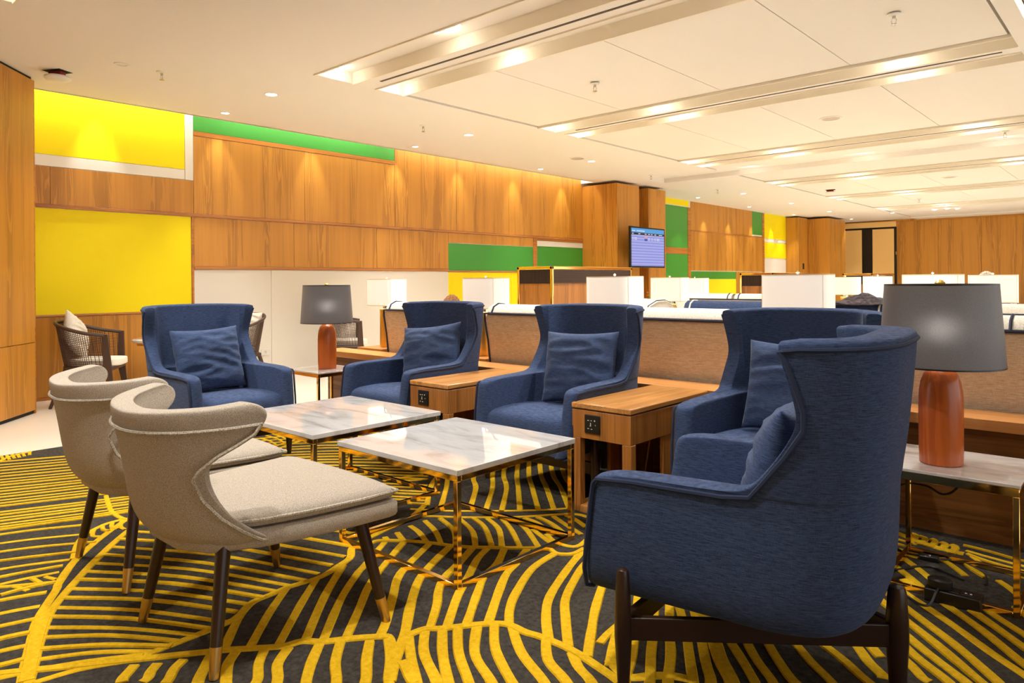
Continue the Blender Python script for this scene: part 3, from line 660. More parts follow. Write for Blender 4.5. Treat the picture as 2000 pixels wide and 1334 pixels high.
(0.026,[(-4.44,0.28),(-4.52,0.01),(-4.64,-0.2)]),
(0.026,[(-4.39,0.18),(-4.13,0.19),(-3.9,0.26)]),
(0.026,[(-4.39,0.18),(-4.47,-0.07),(-4.59,-0.28)]),
(0.026,[(-4.35,0.08),(-4.11,0.09),(-3.9,0.15)]),
(0.026,[(-4.35,0.08),(-4.43,-0.16),(-4.54,-0.35)]),
(0.026,[(-4.32,-0.02),(-4.1,-0.01),(-3.9,0.04)]),
(0.026,[(-4.32,-0.02),(-4.39,-0.24),(-4.49,-0.41)]),
(0.026,[(-4.29,-0.13),(-4.09,-0.12),(-3.92,-0.07)]),
(0.026,[(-4.29,-0.13),(-4.35,-0.32),(-4.44,-0.47)]),
(0.026,[(-4.26,-0.23),(-4.09,-0.23),(-3.95,-0.18)]),
(0.026,[(-4.26,-0.23),(-4.31,-0.4),(-4.39,-0.53)]),
(0.026,[(-4.24,-0.34),(-4.1,-0.33),(-3.99,-0.3)]),
(0.026,[(-4.24,-0.34),(-4.28,-0.47)]),
(0.026,[(-4.21,-0.45),(-4.12,-0.44),(-4.05,-0.42)]),
(0.026,[(-4.21,-0.45),(-4.24,-0.53)]),
(0.0286,[(-4.04,0.81),(-3.8,0.7),(-3.58,0.57),(-3.39,0.41),(-3.23,0.22),(-3.1,-0.0),(-2.99,-0.24),(-2.9,-0.5)]),
(0.026,[(-4.27,0.75),(-4.32,0.64)]),
(0.026,[(-4.18,0.67),(-4.24,0.53)]),
(0.026,[(-4.06,0.81),(-4.09,0.61),(-4.16,0.44)]),
(0.026,[(-3.96,0.77),(-4.0,0.54),(-4.08,0.35)]),
(0.026,[(-3.86,0.73),(-3.91,0.47),(-4.0,0.27)]),
(0.026,[(-3.77,0.68),(-3.82,0.41),(-3.91,0.19)]),
(0.026,[(-3.68,0.63),(-3.4,0.68)]),
(0.026,[(-3.68,0.63),(-3.73,0.35),(-3.83,0.11)]),
(0.026,[(-3.59,0.58),(-3.3,0.63)]),
(0.026,[(-3.59,0.58),(-3.64,0.28),(-3.75,0.04)]),
(0.026,[(-3.51,0.51),(-3.21,0.56)]),
(0.026,[(-3.51,0.51),(-3.56,0.21),(-3.67,-0.03)]),
(0.026,[(-3.43,0.44),(-3.13,0.5)]),
(0.026,[(-3.43,0.44),(-3.48,0.14),(-3.59,-0.1)]),
(0.026,[(-3.36,0.37),(-3.06,0.42),(-2.81,0.53)]),
(0.026,[(-3.36,0.37),(-3.41,0.07),(-3.51,-0.18)]),
(0.026,[(-3.29,0.29),(-3.0,0.34),(-2.75,0.45)]),
(0.026,[(-3.29,0.29),(-3.34,-0.0),(-3.45,-0.25)]),
(0.026,[(-3.22,0.21),(-2.94,0.26),(-2.71,0.36)]),
(0.026,[(-3.22,0.21),(-3.28,-0.08),(-3.38,-0.31)]),
(0.026,[(-3.17,0.12),(-2.9,0.17),(-2.68,0.26)]),
(0.026,[(-3.17,0.12),(-3.22,-0.15),(-3.32,-0.38)]),
(0.026,[(-3.12,0.03),(-2.87,0.07),(-2.66,0.16)]),
(0.026,[(-3.12,0.03),(-3.16,-0.23),(-3.25,-0.43)]),
(0.026,[(-3.07,-0.06),(-2.84,-0.02),(-2.65,0.06)]),
(0.026,[(-3.07,-0.06),(-3.11,-0.3),(-3.2,-0.49)]),
(0.026,[(-3.03,-0.16),(-2.82,-0.12),(-2.65,-0.05)]),
(0.026,[(-3.03,-0.16),(-3.07,-0.37),(-3.14,-0.54)]),
(0.026,[(-2.99,-0.26),(-2.81,-0.22),(-2.67,-0.16)]),
(0.026,[(-2.99,-0.26),(-3.02,-0.43)]),
(0.026,[(-2.95,-0.35),(-2.82,-0.33),(-2.7,-0.28)]),
(0.026,[(-2.95,-0.35),(-2.98,-0.49)]),
(0.026,[(-2.92,-0.45),(-2.83,-0.44),(-2.75,-0.4)]),
(0.026,[(-2.92,-0.45),(-2.93,-0.54)]),
(0.0286,[(-2.2,0.55),(-1.98,0.43),(-1.78,0.27),(-1.6,0.07),(-1.45,-0.16),(-1.3,-0.4)]),
(0.026,[(-2.86,0.58),(-2.89,0.45)]),
(0.026,[(-2.78,0.54),(-2.81,0.39)]),
(0.026,[(-2.69,0.5),(-2.72,0.33)]),
(0.026,[(-2.6,0.46),(-2.64,0.28)]),
(0.026,[(-2.51,0.43),(-2.55,0.23)]),
(0.026,[(-2.42,0.39),(-2.47,0.18)]),
(0.026,[(-2.1,0.69),(-1.92,0.82)]),
(0.026,[(-2.34,0.35),(-2.39,0.13)]),
(0.026,[(-2.26,0.57),(-2.01,0.67),(-1.82,0.8)]),
(0.026,[(-2.26,0.57),(-2.25,0.31),(-2.3,0.08)]),
(0.026,[(-2.17,0.54),(-1.92,0.64),(-1.73,0.77)]),
(0.026,[(-2.17,0.54),(-2.17,0.27),(-2.22,0.04)]),
(0.026,[(-2.1,0.5),(-1.84,0.59),(-1.64,0.73)]),
(0.026,[(-2.1,0.5),(-2.09,0.22),(-2.14,-0.01)]),
(0.026,[(-2.02,0.45),(-1.76,0.55),(-1.56,0.69)]),
(0.026,[(-2.02,0.45),(-2.01,0.18),(-2.06,-0.06)]),
(0.026,[(-1.94,0.4),(-1.69,0.5),(-1.49,0.63)]),
(0.026,[(-1.94,0.4),(-1.94,0.13),(-1.99,-0.11)]),
(0.026,[(-1.87,0.34),(-1.62,0.44),(-1.42,0.57)]),
(0.026,[(-1.87,0.34),(-1.87,0.07),(-1.92,-0.16)]),
(0.026,[(-1.8,0.29),(-1.56,0.38),(-1.36,0.51)]),
(0.026,[(-1.8,0.29),(-1.8,0.02),(-1.85,-0.2)]),
(0.026,[(-1.74,0.22),(-1.5,0.31),(-1.32,0.44)]),
(0.026,[(-1.74,0.22),(-1.74,-0.03),(-1.78,-0.25)]),
(0.026,[(-1.68,0.16),(-1.45,0.24),(-1.27,0.36)]),
(0.026,[(-1.68,0.16),(-1.68,-0.09),(-1.72,-0.3)]),
(0.026,[(-1.62,0.09),(-1.41,0.17),(-1.24,0.29)]),
(0.026,[(-1.62,0.09),(-1.62,-0.14),(-1.66,-0.34)]),
(0.026,[(-1.57,0.02),(-1.37,0.09),(-1.21,0.2)]),
(0.026,[(-1.57,0.02),(-1.56,-0.2),(-1.6,-0.38)]),
(0.026,[(-1.52,-0.06),(-1.33,0.01),(-1.19,0.11)]),
(0.026,[(-1.52,-0.06),(-1.51,-0.25),(-1.55,-0.42)]),
(0.026,[(-1.47,-0.13),(-1.3,-0.07),(-1.18,0.02)]),
(0.026,[(-1.47,-0.13),(-1.46,-0.31),(-1.49,-0.45)]),
(0.026,[(-1.42,-0.21),(-1.28,-0.15),(-1.17,-0.08)]),
(0.026,[(-1.42,-0.21),(-1.41,-0.36),(-1.44,-0.48)]),
(0.026,[(-1.37,-0.28),(-1.26,-0.24),(-1.18,-0.18)]),
(0.026,[(-1.37,-0.28),(-1.37,-0.4),(-1.39,-0.5)]),
(0.026,[(-1.32,-0.36),(-1.25,-0.33),(-1.19,-0.3)]),
(0.026,[(-1.32,-0.36),(-1.32,-0.44),(-1.34,-0.51)]),
(0.0286,[(-1.6,0.75),(-1.31,0.78),(-1.03,0.8),(-0.76,0.78),(-0.5,0.72),(-0.26,0.62),(-0.03,0.47),(0.19,0.3),(0.4,0.1)]),
(0.026,[(-1.55,0.76),(-1.46,0.83),(-1.39,0.91)]),
(0.026,[(-1.55,0.76),(-1.52,0.64),(-1.51,0.54)]),
(0.026,[(-1.46,0.77),(-1.34,0.86),(-1.26,0.96)]),
(0.026,[(-1.46,0.77),(-1.42,0.62),(-1.41,0.49)]),
(0.026,[(-1.37,0.78),(-1.23,0.88),(-1.13,1.0)]),
(0.026,[(-1.37,0.78),(-1.32,0.61),(-1.31,0.46)]),
(0.026,[(-1.28,0.79),(-1.12,0.9),(-1.01,1.04)]),
(0.026,[(-1.28,0.79),(-1.22,0.6),(-1.21,0.42)]),
(0.026,[(-1.19,0.79),(-1.02,0.92),(-0.89,1.07)]),
(0.026,[(-1.19,0.79),(-1.12,0.58),(-1.11,0.4)]),
(0.026,[(-1.09,0.8),(-0.91,0.94),(-0.78,1.09)]),
(0.026,[(-1.09,0.8),(-1.03,0.57),(-1.01,0.37)]),
(0.026,[(-1.0,0.8),(-0.81,0.95),(-0.67,1.11)]),
(0.026,[(-1.0,0.8),(-0.93,0.56),(-0.92,0.35)]),
(0.026,[(-0.91,0.79),(-0.71,0.95),(-0.56,1.12)]),
(0.026,[(-0.91,0.79),(-0.84,0.55),(-0.82,0.32)]),
(0.026,[(-0.82,0.79),(-0.61,0.95),(-0.46,1.12)]),
(0.026,[(-0.82,0.79),(-0.74,0.53),(-0.73,0.3)]),
(0.026,[(-0.73,0.78),(-0.51,0.94),(-0.36,1.12)]),
(0.026,[(-0.73,0.78),(-0.65,0.52),(-0.63,0.28)]),
(0.026,[(-0.64,0.76),(-0.42,0.92),(-0.26,1.11)]),
(0.026,[(-0.64,0.76),(-0.56,0.49),(-0.54,0.25)]),
(0.026,[(-0.55,0.74),(-0.33,0.9),(-0.17,1.09)]),
(0.026,[(-0.55,0.74),(-0.47,0.47),(-0.45,0.23)]),
(0.026,[(-0.46,0.71),(-0.24,0.87),(-0.09,1.06)]),
(0.026,[(-0.46,0.71),(-0.38,0.45),(-0.36,0.2)]),
(0.026,[(-0.38,0.67),(-0.16,0.83),(-0.01,1.02)]),
(0.026,[(-0.38,0.67),(-0.3,0.41),(-0.28,0.17)]),
(0.026,[(-0.29,0.63),(-0.08,0.79),(0.07,0.97)]),
(0.026,[(-0.29,0.63),(-0.21,0.38),(-0.2,0.15)]),
(0.026,[(-0.21,0.59),(-0.01,0.74),(0.14,0.92)]),
(0.026,[(-0.21,0.59),(-0.14,0.35),(-0.12,0.12)]),
(0.026,[(-0.13,0.54),(0.06,0.69),(0.2,0.85)]),
(0.026,[(-0.13,0.54),(-0.06,0.31),(-0.05,0.09)]),
(0.026,[(-0.05,0.49),(0.13,0.63),(0.26,0.79)]),
(0.026,[(-0.05,0.49),(0.01,0.27),(0.03,0.07)]),
(0.026,[(0.02,0.43),(0.19,0.56),(0.31,0.71)]),
(0.026,[(0.02,0.43),(0.08,0.23),(0.09,0.04)]),
(0.026,[(0.09,0.38),(0.25,0.49),(0.36,0.63)]),
(0.026,[(0.09,0.38),(0.15,0.19),(0.16,0.02)]),
(0.026,[(0.16,0.32),(0.3,0.42),(0.4,0.54)]),
(0.026,[(0.16,0.32),(0.21,0.15),(0.22,-0.0)]),
(0.026,[(0.23,0.26),(0.35,0.35),(0.43,0.45)]),
(0.026,[(0.23,0.26),(0.27,0.11),(0.28,-0.02)]),
(0.026,[(0.3,0.19),(0.39,0.26),(0.46,0.34)]),
(0.026,[(0.3,0.19),(0.33,0.08),(0.34,-0.02)]),
(0.026,[(0.37,0.13),(0.43,0.18),(0.47,0.23)]),
(0.026,[(0.37,0.13),(0.39,0.06),(0.39,-0.01)]),
(0.0286,[(-0.4,1.2),(-0.1,1.2),(0.2,1.19),(0.47,1.14),(0.73,1.05),(0.97,0.91),(1.2,0.74),(1.4,0.53),(1.6,0.3)]),
(0.026,[(-0.36,1.2),(-0.25,1.26),(-0.18,1.33)]),
(0.026,[(-0.36,1.2),(-0.33,1.09),(-0.34,0.98)]),
(0.026,[(-0.27,1.2),(-0.14,1.28),(-0.05,1.36)]),
(0.026,[(-0.27,1.2),(-0.24,1.06),(-0.25,0.93)]),
(0.026,[(-0.18,1.2),(-0.03,1.29),(0.08,1.39)]),
(0.026,[(-0.18,1.2),(-0.15,1.03),(-0.15,0.88)]),
(0.026,[(-0.09,1.2),(0.07,1.3),(0.2,1.42)]),
(0.026,[(-0.09,1.2),(-0.05,1.01),(-0.06,0.85)]),
(0.026,[(-0.0,1.2),(0.18,1.3),(0.31,1.43)]),
(0.026,[(-0.0,1.2),(0.04,0.99),(0.03,0.81)]),
(0.026,[(0.09,1.19),(0.28,1.31),(0.42,1.45)]),
(0.026,[(0.09,1.19),(0.13,0.97),(0.12,0.77)]),
(0.026,[(0.18,1.19),(0.38,1.31),(0.53,1.46)]),
(0.026,[(0.18,1.19),(0.22,0.95),(0.21,0.74)]),
(0.026,[(0.26,1.18),(0.48,1.3),(0.64,1.46)]),
(0.026,[(0.26,1.18),(0.31,0.93),(0.3,0.71)]),
(0.026,[(0.35,1.16),(0.57,1.29),(0.74,1.45)]),
(0.026,[(0.35,1.16),(0.4,0.91),(0.39,0.68)]),
(0.026,[(0.44,1.15),(0.67,1.28),(0.84,1.44)]),
(0.026,[(0.44,1.15),(0.49,0.88),(0.48,0.65)]),
(0.026,[(0.53,1.12),(0.76,1.26),(0.93,1.43)]),
(0.026,[(0.53,1.12),(0.58,0.86),(0.57,0.62)]),
(0.026,[(0.61,1.09),(0.84,1.23),(1.02,1.4)]),
(0.026,[(0.61,1.09),(0.66,0.82),(0.65,0.58)]),
(0.026,[(0.69,1.06),(0.93,1.21),(1.1,1.37)]),
(0.026,[(0.69,1.06),(0.74,0.79),(0.73,0.55)]),
(0.026,[(0.77,1.03),(1.01,1.17),(1.18,1.34)]),
(0.026,[(0.77,1.03),(0.82,0.76),(0.81,0.52)]),
(0.026,[(0.85,0.98),(1.08,1.12),(1.25,1.29)]),
(0.026,[(0.85,0.98),(0.9,0.72),(0.89,0.48)]),
(0.026,[(0.93,0.94),(1.16,1.08),(1.32,1.24)]),
(0.026,[(0.93,0.94),(0.98,0.68),(0.97,0.45)]),
(0.026,[(1.0,0.89),(1.22,1.02),(1.39,1.18)]),
(0.026,[(1.0,0.89),(1.05,0.64),(1.04,0.41)]),
(0.026,[(1.07,0.84),(1.28,0.96),(1.44,1.12)]),
(0.026,[(1.07,0.84),(1.12,0.59),(1.11,0.37)]),
(0.026,[(1.14,0.78),(1.34,0.9),(1.49,1.05)]),
(0.026,[(1.14,0.78),(1.19,0.55),(1.18,0.34)]),
(0.026,[(1.21,0.72),(1.4,0.84),(1.54,0.97)]),
(0.026,[(1.21,0.72),(1.25,0.5),(1.24,0.31)]),
(0.026,[(1.27,0.66),(1.45,0.77),(1.58,0.89)]),
(0.026,[(1.27,0.66),(1.31,0.46),(1.3,0.27)]),
(0.026,[(1.33,0.6),(1.49,0.69),(1.61,0.81)]),
(0.026,[(1.33,0.6),(1.37,0.41),(1.36,0.25)]),
(0.026,[(1.4,0.53),(1.54,0.62),(1.64,0.72)]),
(0.026,[(1.4,0.53),(1.43,0.37),(1.42,0.22)]),
(0.026,[(1.45,0.47),(1.58,0.54),(1.67,0.63)]),
(0.026,[(1.45,0.47),(1.48,0.33),(1.48,0.2)]),
(0.026,[(1.51,0.4),(1.61,0.46),(1.68,0.53)]),
(0.026,[(1.51,0.4),(1.53,0.29),(1.53,0.19)]),
(0.026,[(1.57,0.33),(1.64,0.37),(1.68,0.42)]),
(0.026,[(1.57,0.33),(1.59,0.26),(1.58,0.19)]),
(0.0286,[(0.1,2.0),(0.46,2.01),(0.81,2.0),(1.14,1.96),(1.45,1.86),(1.74,1.71),(2.01,1.5),(2.26,1.26),(2.5,1.0)]),
(0.026,[(0.15,2.0),(0.26,2.07),(0.34,2.15)]),
(0.026,[(0.15,2.0),(0.18,1.88),(0.17,1.76)]),
(0.026,[(0.25,2.01),(0.38,2.09),(0.48,2.19)]),
(0.026,[(0.25,2.01),(0.28,1.85),(0.28,1.71)]),
(0.026,[(0.34,2.01),(0.5,2.11),(0.61,2.22)]),
(0.026,[(0.34,2.01),(0.38,1.83),(0.38,1.67)]),
(0.026,[(0.44,2.01),(0.62,2.12),(0.74,2.25)]),
(0.026,[(0.44,2.01),(0.49,1.81),(0.48,1.63)]),
(0.026,[(0.54,2.01),(0.73,2.13),(0.87,2.27)]),
(0.026,[(0.54,2.01),(0.59,1.79),(0.59,1.59)]),
(0.026,[(0.64,2.01),(0.84,2.14),(0.99,2.29)]),
(0.026,[(0.64,2.01),(0.69,1.77),(0.69,1.56)]),
(0.026,[(0.74,2.01),(0.95,2.14),(1.11,2.31)]),
(0.026,[(0.74,2.01),(0.79,1.75),(0.79,1.53)]),
(0.026,[(0.83,2.0),(1.06,2.15),(1.23,2.32)]),
(0.026,[(0.83,2.0),(0.89,1.74),(0.89,1.5)]),
(0.026,[(0.93,1.99),(1.17,2.14),(1.34,2.32)]),
(0.026,[(0.93,1.99),(0.99,1.71),(0.99,1.46)]),
(0.026,[(1.03,1.97),(1.27,2.13),(1.45,2.31)]),
(0.026,[(1.03,1.97),(1.09,1.69),(1.08,1.43)]),
(0.026,[(1.12,1.96),(1.37,2.12),(1.56,2.31)]),
(0.026,[(1.12,1.96),(1.19,1.67),(1.18,1.41)]),
(0.026,[(1.22,1.93),(1.47,2.09),(1.66,2.28)]),
(0.026,[(1.22,1.93),(1.28,1.64),(1.28,1.37)]),
(0.026,[(1.31,1.9),(1.57,2.07),(1.76,2.26)]),
(0.026,[(1.31,1.9),(1.38,1.61),(1.37,1.34)]),
(0.026,[(1.4,1.87),(1.66,2.04),(1.85,2.23)]),
(0.026,[(1.4,1.87),(1.47,1.58),(1.46,1.31)]),
(0.026,[(1.49,1.84),(1.75,2.0),(1.94,2.19)]),
(0.026,[(1.49,1.84),(1.56,1.54),(1.55,1.27)]),
(0.026,[(1.58,1.79),(1.83,1.95),(2.02,2.14)]),
(0.026,[(1.58,1.79),(1.64,1.5),(1.64,1.23)]),
(0.026,[(1.67,1.75),(1.92,1.9),(2.1,2.09)]),
(0.026,[(1.67,1.75),(1.73,1.46),(1.73,1.2)]),
(0.026,[(1.75,1.7),(1.99,1.85),(2.17,2.03)]),
(0.026,[(1.75,1.7),(1.81,1.42),(1.81,1.16)]),
(0.026,[(1.83,1.64),(2.07,1.79),(2.24,1.96)]),
(0.026,[(1.83,1.64),(1.89,1.37),(1.89,1.12)]),
(0.026,[(1.91,1.58),(2.13,1.72),(2.3,1.89)]),
(0.026,[(1.91,1.58),(1.96,1.32),(1.96,1.08)]),
(0.026,[(1.98,1.52),(2.2,1.66),(2.36,1.82)]),
(0.026,[(1.98,1.52),(2.04,1.27),(2.04,1.05)]),
(0.026,[(2.06,1.46),(2.26,1.58),(2.41,1.74)]),
(0.026,[(2.06,1.46),(2.11,1.22),(2.11,1.01)]),
(0.026,[(2.13,1.39),(2.32,1.51),(2.45,1.65)]),
(0.026,[(2.13,1.39),(2.18,1.17),(2.17,0.97)]),
(0.026,[(2.2,1.32),(2.37,1.43),(2.49,1.56)]),
(0.026,[(2.2,1.32),(2.24,1.12),(2.24,0.94)]),
(0.026,[(2.27,1.25),(2.42,1.35),(2.53,1.46)]),
(0.026,[(2.27,1.25),(2.31,1.08),(2.3,0.92)]),
(0.026,[(2.33,1.18),(2.46,1.26)]),
(0.026,[(2.33,1.18),(2.37,1.03),(2.37,0.9)]),
(0.026,[(2.4,1.11),(2.5,1.17)]),
(0.026,[(2.4,1.11),(2.43,0.99),(2.43,0.88)]),
(0.026,[(2.47,1.04),(2.54,1.08)]),
(0.026,[(2.47,1.04),(2.48,0.95),(2.48,0.88)]),
(0.0286,[(-0.3,2.9),(0.09,2.97),(0.47,3.02),(0.85,3.03),(1.2,2.97),(1.55,2.85),(1.87,2.67),(2.19,2.45),(2.5,2.2)]),
(0.026,[(-0.25,2.91),(-0.16,2.98),(-0.1,3.07)]),
(0.026,[(-0.25,2.91),(-0.21,2.8),(-0.2,2.7)]),
(0.026,[(-0.15,2.93),(-0.04,3.02),(0.03,3.12)]),
(0.026,[(-0.15,2.93),(-0.1,2.8),(-0.08,2.67)]),
(0.026,[(-0.05,2.95),(0.07,3.05),(0.16,3.17)]),
(0.026,[(-0.05,2.95),(0.01,2.8),(0.03,2.65)]),
(0.026,[(0.05,2.97),(0.19,3.08),(0.28,3.21)]),
(0.026,[(0.05,2.97),(0.11,2.8),(0.13,2.64)]),
(0.026,[(0.15,2.98),(0.3,3.11),(0.4,3.25)]),
(0.026,[(0.15,2.98),(0.22,2.8),(0.24,2.62)]),
(0.026,[(0.25,2.99),(0.41,3.13),(0.52,3.29)]),
(0.026,[(0.25,2.99),(0.33,2.79),(0.35,2.61)]),
(0.026,[(0.35,3.01),(0.52,3.15),(0.64,3.32)]),
(0.026,[(0.35,3.01),(0.43,2.79),(0.46,2.6)]),
(0.026,[(0.45,3.02),(0.63,3.18),(0.75,3.35)]),
(0.026,[(0.45,3.02),(0.54,2.8),(0.56,2.59)]),
(0.026,[(0.55,3.02),(0.74,3.19),(0.87,3.36)]),
(0.026,[(0.55,3.02),(0.64,2.79),(0.67,2.57)]),
(0.026,[(0.65,3.02),(0.85,3.19),(0.98,3.38)]),
(0.026,[(0.65,3.02),(0.74,2.78),(0.77,2.56)]),
(0.026,[(0.75,3.02),(0.95,3.2),(1.09,3.39)]),
(0.026,[(0.75,3.02),(0.85,2.78),(0.88,2.55)]),
(0.026,[(0.85,3.02),(1.06,3.2),(1.2,3.39)]),
(0.026,[(0.85,3.02),(0.95,2.77),(0.98,2.54)]),
(0.026,[(0.95,3.01),(1.16,3.19),(1.3,3.38)]),
(0.026,[(0.95,3.01),(1.05,2.75),(1.08,2.52)]),
(0.026,[(1.05,2.99),(1.26,3.17),(1.4,3.37)]),
(0.026,[(1.05,2.99),(1.15,2.74),(1.19,2.5)]),
(0.026,[(1.15,2.98),(1.36,3.16),(1.5,3.35)]),
(0.026,[(1.15,2.98),(1.25,2.72),(1.29,2.48)]),
(0.026,[(1.25,2.95),(1.46,3.13),(1.6,3.33)]),
(0.026,[(1.25,2.95),(1.35,2.7),(1.38,2.46)]),
(0.026,[(1.35,2.92),(1.55,3.1),(1.69,3.29)]),
(0.026,[(1.35,2.92),(1.45,2.67),(1.48,2.43)]),
(0.026,[(1.44,2.89),(1.65,3.06),(1.78,3.25)]),
(0.026,[(1.44,2.89),(1.54,2.64),(1.57,2.4)]),
(0.026,[(1.54,2.85),(1.74,3.02),(1.87,3.21)]),
(0.026,[(1.54,2.85),(1.63,2.61),(1.66,2.38)]),
(0.026,[(1.63,2.81),(1.82,2.97),(1.95,3.15)]),
(0.026,[(1.63,2.81),(1.72,2.57),(1.75,2.35)]),
(0.026,[(1.72,2.76),(1.9,2.92),(2.03,3.09)]),
(0.026,[(1.72,2.76),(1.81,2.53),(1.84,2.31)]),
(0.026,[(1.81,2.71),(1.98,2.86),(2.11,3.03)]),
(0.026,[(1.81,2.71),(1.89,2.49),(1.92,2.28)]),
(0.026,[(1.89,2.66),(2.06,2.8),(2.18,2.96)]),
(0.026,[(1.89,2.66),(1.97,2.45),(2.0,2.25)]),
(0.026,[(1.98,2.6),(2.13,2.74),(2.24,2.89)]),
(0.026,[(1.98,2.6),(2.05,2.4),(2.08,2.22)]),
(0.026,[(2.06,2.54),(2.21,2.67),(2.31,2.81)]),
(0.026,[(2.06,2.54),(2.13,2.36),(2.15,2.19)]),
(0.026,[(2.14,2.48),(2.28,2.6),(2.37,2.72)]),
(0.026,[(2.14,2.48),(2.21,2.32),(2.23,2.16)]),
(0.026,[(2.22,2.42),(2.34,2.52),(2.42,2.64)]),
(0.026,[(2.22,2.42),(2.28,2.28),(2.3,2.14)]),
(0.026,[(2.3,2.36),(2.4,2.45),(2.47,2.54)]),
(0.026,[(2.3,2.36),(2.35,2.23),(2.37,2.12)]),
(0.026,[(2.38,2.29),(2.46,2.36),(2.52,2.44)]),
(0.026,[(2.38,2.29),(2.42,2.2),(2.43,2.1)]),
(0.026,[(2.46,2.23),(2.52,2.28)]),
(0.026,[(2.46,2.23),(2.49,2.16),(2.5,2.1)]),
(0.0286,[(0.0,3.4),(0.32,3.52)]),
(0.0286,[(1.9,3.52),(2.2,3.37),(2.5,3.2)]),
(0.026,[(0.04,3.42),(0.09,3.47),(0.12,3.53)]),
(0.026,[(0.04,3.42),(0.08,3.35),(0.1,3.28)]),
(0.026,[(0.12,3.45),(0.18,3.52)]),
(0.026,[(0.12,3.45),(0.17,3.36),(0.2,3.29)]),
(0.026,[(0.21,3.48),(0.28,3.56)]),
(0.026,[(0.21,3.48),(0.26,3.38),(0.29,3.29)]),
(0.026,[(0.29,3.51),(0.35,3.4),(0.38,3.3)]),
(0.026,[(0.37,3.53),(0.44,3.42),(0.47,3.31)]),
(0.026,[(0.46,3.56),(0.53,3.44),(0.57,3.32)]),
(0.026,[(0.62,3.45),(0.66,3.33)]),
(0.026,[(0.71,3.47),(0.75,3.34)]),
(0.026,[(0.8,3.48),(0.84,3.34)]),
(0.026,[(0.89,3.49),(0.93,3.35)]),
(0.026,[(0.97,3.51),(1.02,3.36)]),
(0.026,[(1.06,3.52),(1.11,3.37)]),
(0.026,[(1.15,3.52),(1.2,3.36)]),
(0.026,[(1.24,3.52),(1.29,3.36)]),
(0.026,[(1.33,3.52),(1.38,3.36)]),
(0.026,[(1.42,3.51),(1.46,3.36)]),
(0.026,[(1.5,3.5),(1.55,3.34)]),
(0.026,[(1.59,3.48),(1.63,3.33)]),
(0.026,[(1.67,3.47),(1.72,3.33)]),
(0.026,[(1.75,3.45),(1.8,3.31)]),
(0.026,[(1.75,3.57),(1.83,3.42),(1.88,3.29)]),
(0.026,[(1.83,3.54),(1.91,3.4),(1.95,3.27)]),
(0.026,[(1.92,3.51),(1.99,3.38),(2.03,3.25)]),
(0.026,[(1.99,3.47),(2.08,3.58)]),
(0.026,[(1.99,3.47),(2.07,3.35),(2.1,3.23)]),
(0.026,[(2.07,3.43),(2.16,3.53)]),
(0.026,[(2.07,3.43),(2.14,3.32),(2.17,3.21)]),
(0.026,[(2.15,3.39),(2.23,3.48),(2.27,3.57)]),
(0.026,[(2.15,3.39),(2.21,3.29),(2.24,3.19)]),
(0.026,[(2.23,3.35),(2.3,3.43),(2.34,3.51)]),
(0.026,[(2.23,3.35),(2.28,3.26),(2.31,3.17)]),
(0.026,[(2.31,3.31),(2.36,3.38),(2.4,3.45)]),
(0.026,[(2.31,3.31),(2.35,3.23),(2.38,3.16)]),
(0.026,[(2.38,3.26),(2.43,3.32),(2.46,3.38)]),
(0.026,[(2.38,3.26),(2.42,3.2),(2.44,3.14)]),
(0.026,[(2.46,3.22),(2.49,3.26),(2.51,3.3)]),
(0.026,[(2.46,3.22),(2.49,3.18),(2.5,3.14)]),
(0.0286,[(-0.6,-0.3),(-0.23,-0.12),(0.14,0.04),(0.51,0.15),(0.89,0.2),(1.26,0.18),(1.64,0.09),(2.02,-0.04),(2.4,-0.2)]),
(0.026,[(-0.55,-0.28),(-0.5,-0.2),(-0.48,-0.13)]),
(0.026,[(-0.55,-0.28),(-0.5,-0.35),(-0.47,-0.42)]),
(0.026,[(-0.46,-0.23),(-0.4,-0.14),(-0.37,-0.05)]),
(0.026,[(-0.46,-0.23),(-0.39,-0.32),(-0.35,-0.4)]),
(0.026,[(-0.36,-0.18),(-0.3,-0.08),(-0.26,0.03)]),
(0.026,[(-0.36,-0.18),(-0.29,-0.28),(-0.24,-0.39)]),
(0.026,[(-0.27,-0.14),(-0.19,-0.02),(-0.15,0.1)]),
(0.026,[(-0.27,-0.14),(-0.19,-0.25),(-0.14,-0.36)]),
(0.026,[(-0.17,-0.09),(-0.09,0.04),(-0.04,0.17)]),
(0.026,[(-0.17,-0.09),(-0.08,-0.21),(-0.03,-0.34)]),
(0.026,[(-0.08,-0.05),(0.01,0.09),(0.06,0.23)]),
(0.026,[(-0.08,-0.05),(0.02,-0.18),(0.08,-0.32)]),
(0.026,[(0.02,-0.01),(0.12,0.14),(0.17,0.29)]),
(0.026,[(0.02,-0.01),(0.13,-0.15),(0.19,-0.29)]),
(0.026,[(0.12,0.03),(0.22,0.19),(0.27,0.34)]),
(0.026,[(0.12,0.03),(0.23,-0.12),(0.29,-0.26)]),
(0.026,[(0.22,0.07),(0.32,0.23),(0.38,0.39)]),
(0.026,[(0.22,0.07),(0.33,-0.09),(0.4,-0.24)]),
(0.026,[(0.32,0.1),(0.43,0.26),(0.49,0.43)]),
(0.026,[(0.32,0.1),(0.44,-0.06),(0.51,-0.23)]),
(0.026,[(0.42,0.13),(0.53,0.3),(0.59,0.47)]),
(0.026,[(0.42,0.13),(0.54,-0.04),(0.61,-0.2)]),
(0.026,[(0.52,0.15),(0.63,0.33),(0.7,0.5)]),
(0.026,[(0.52,0.15),(0.64,-0.01),(0.72,-0.18)]),
(0.026,[(0.62,0.17),(0.74,0.34),(0.8,0.52)]),
(0.026,[(0.62,0.17),(0.75,-0.0),(0.83,-0.17)]),
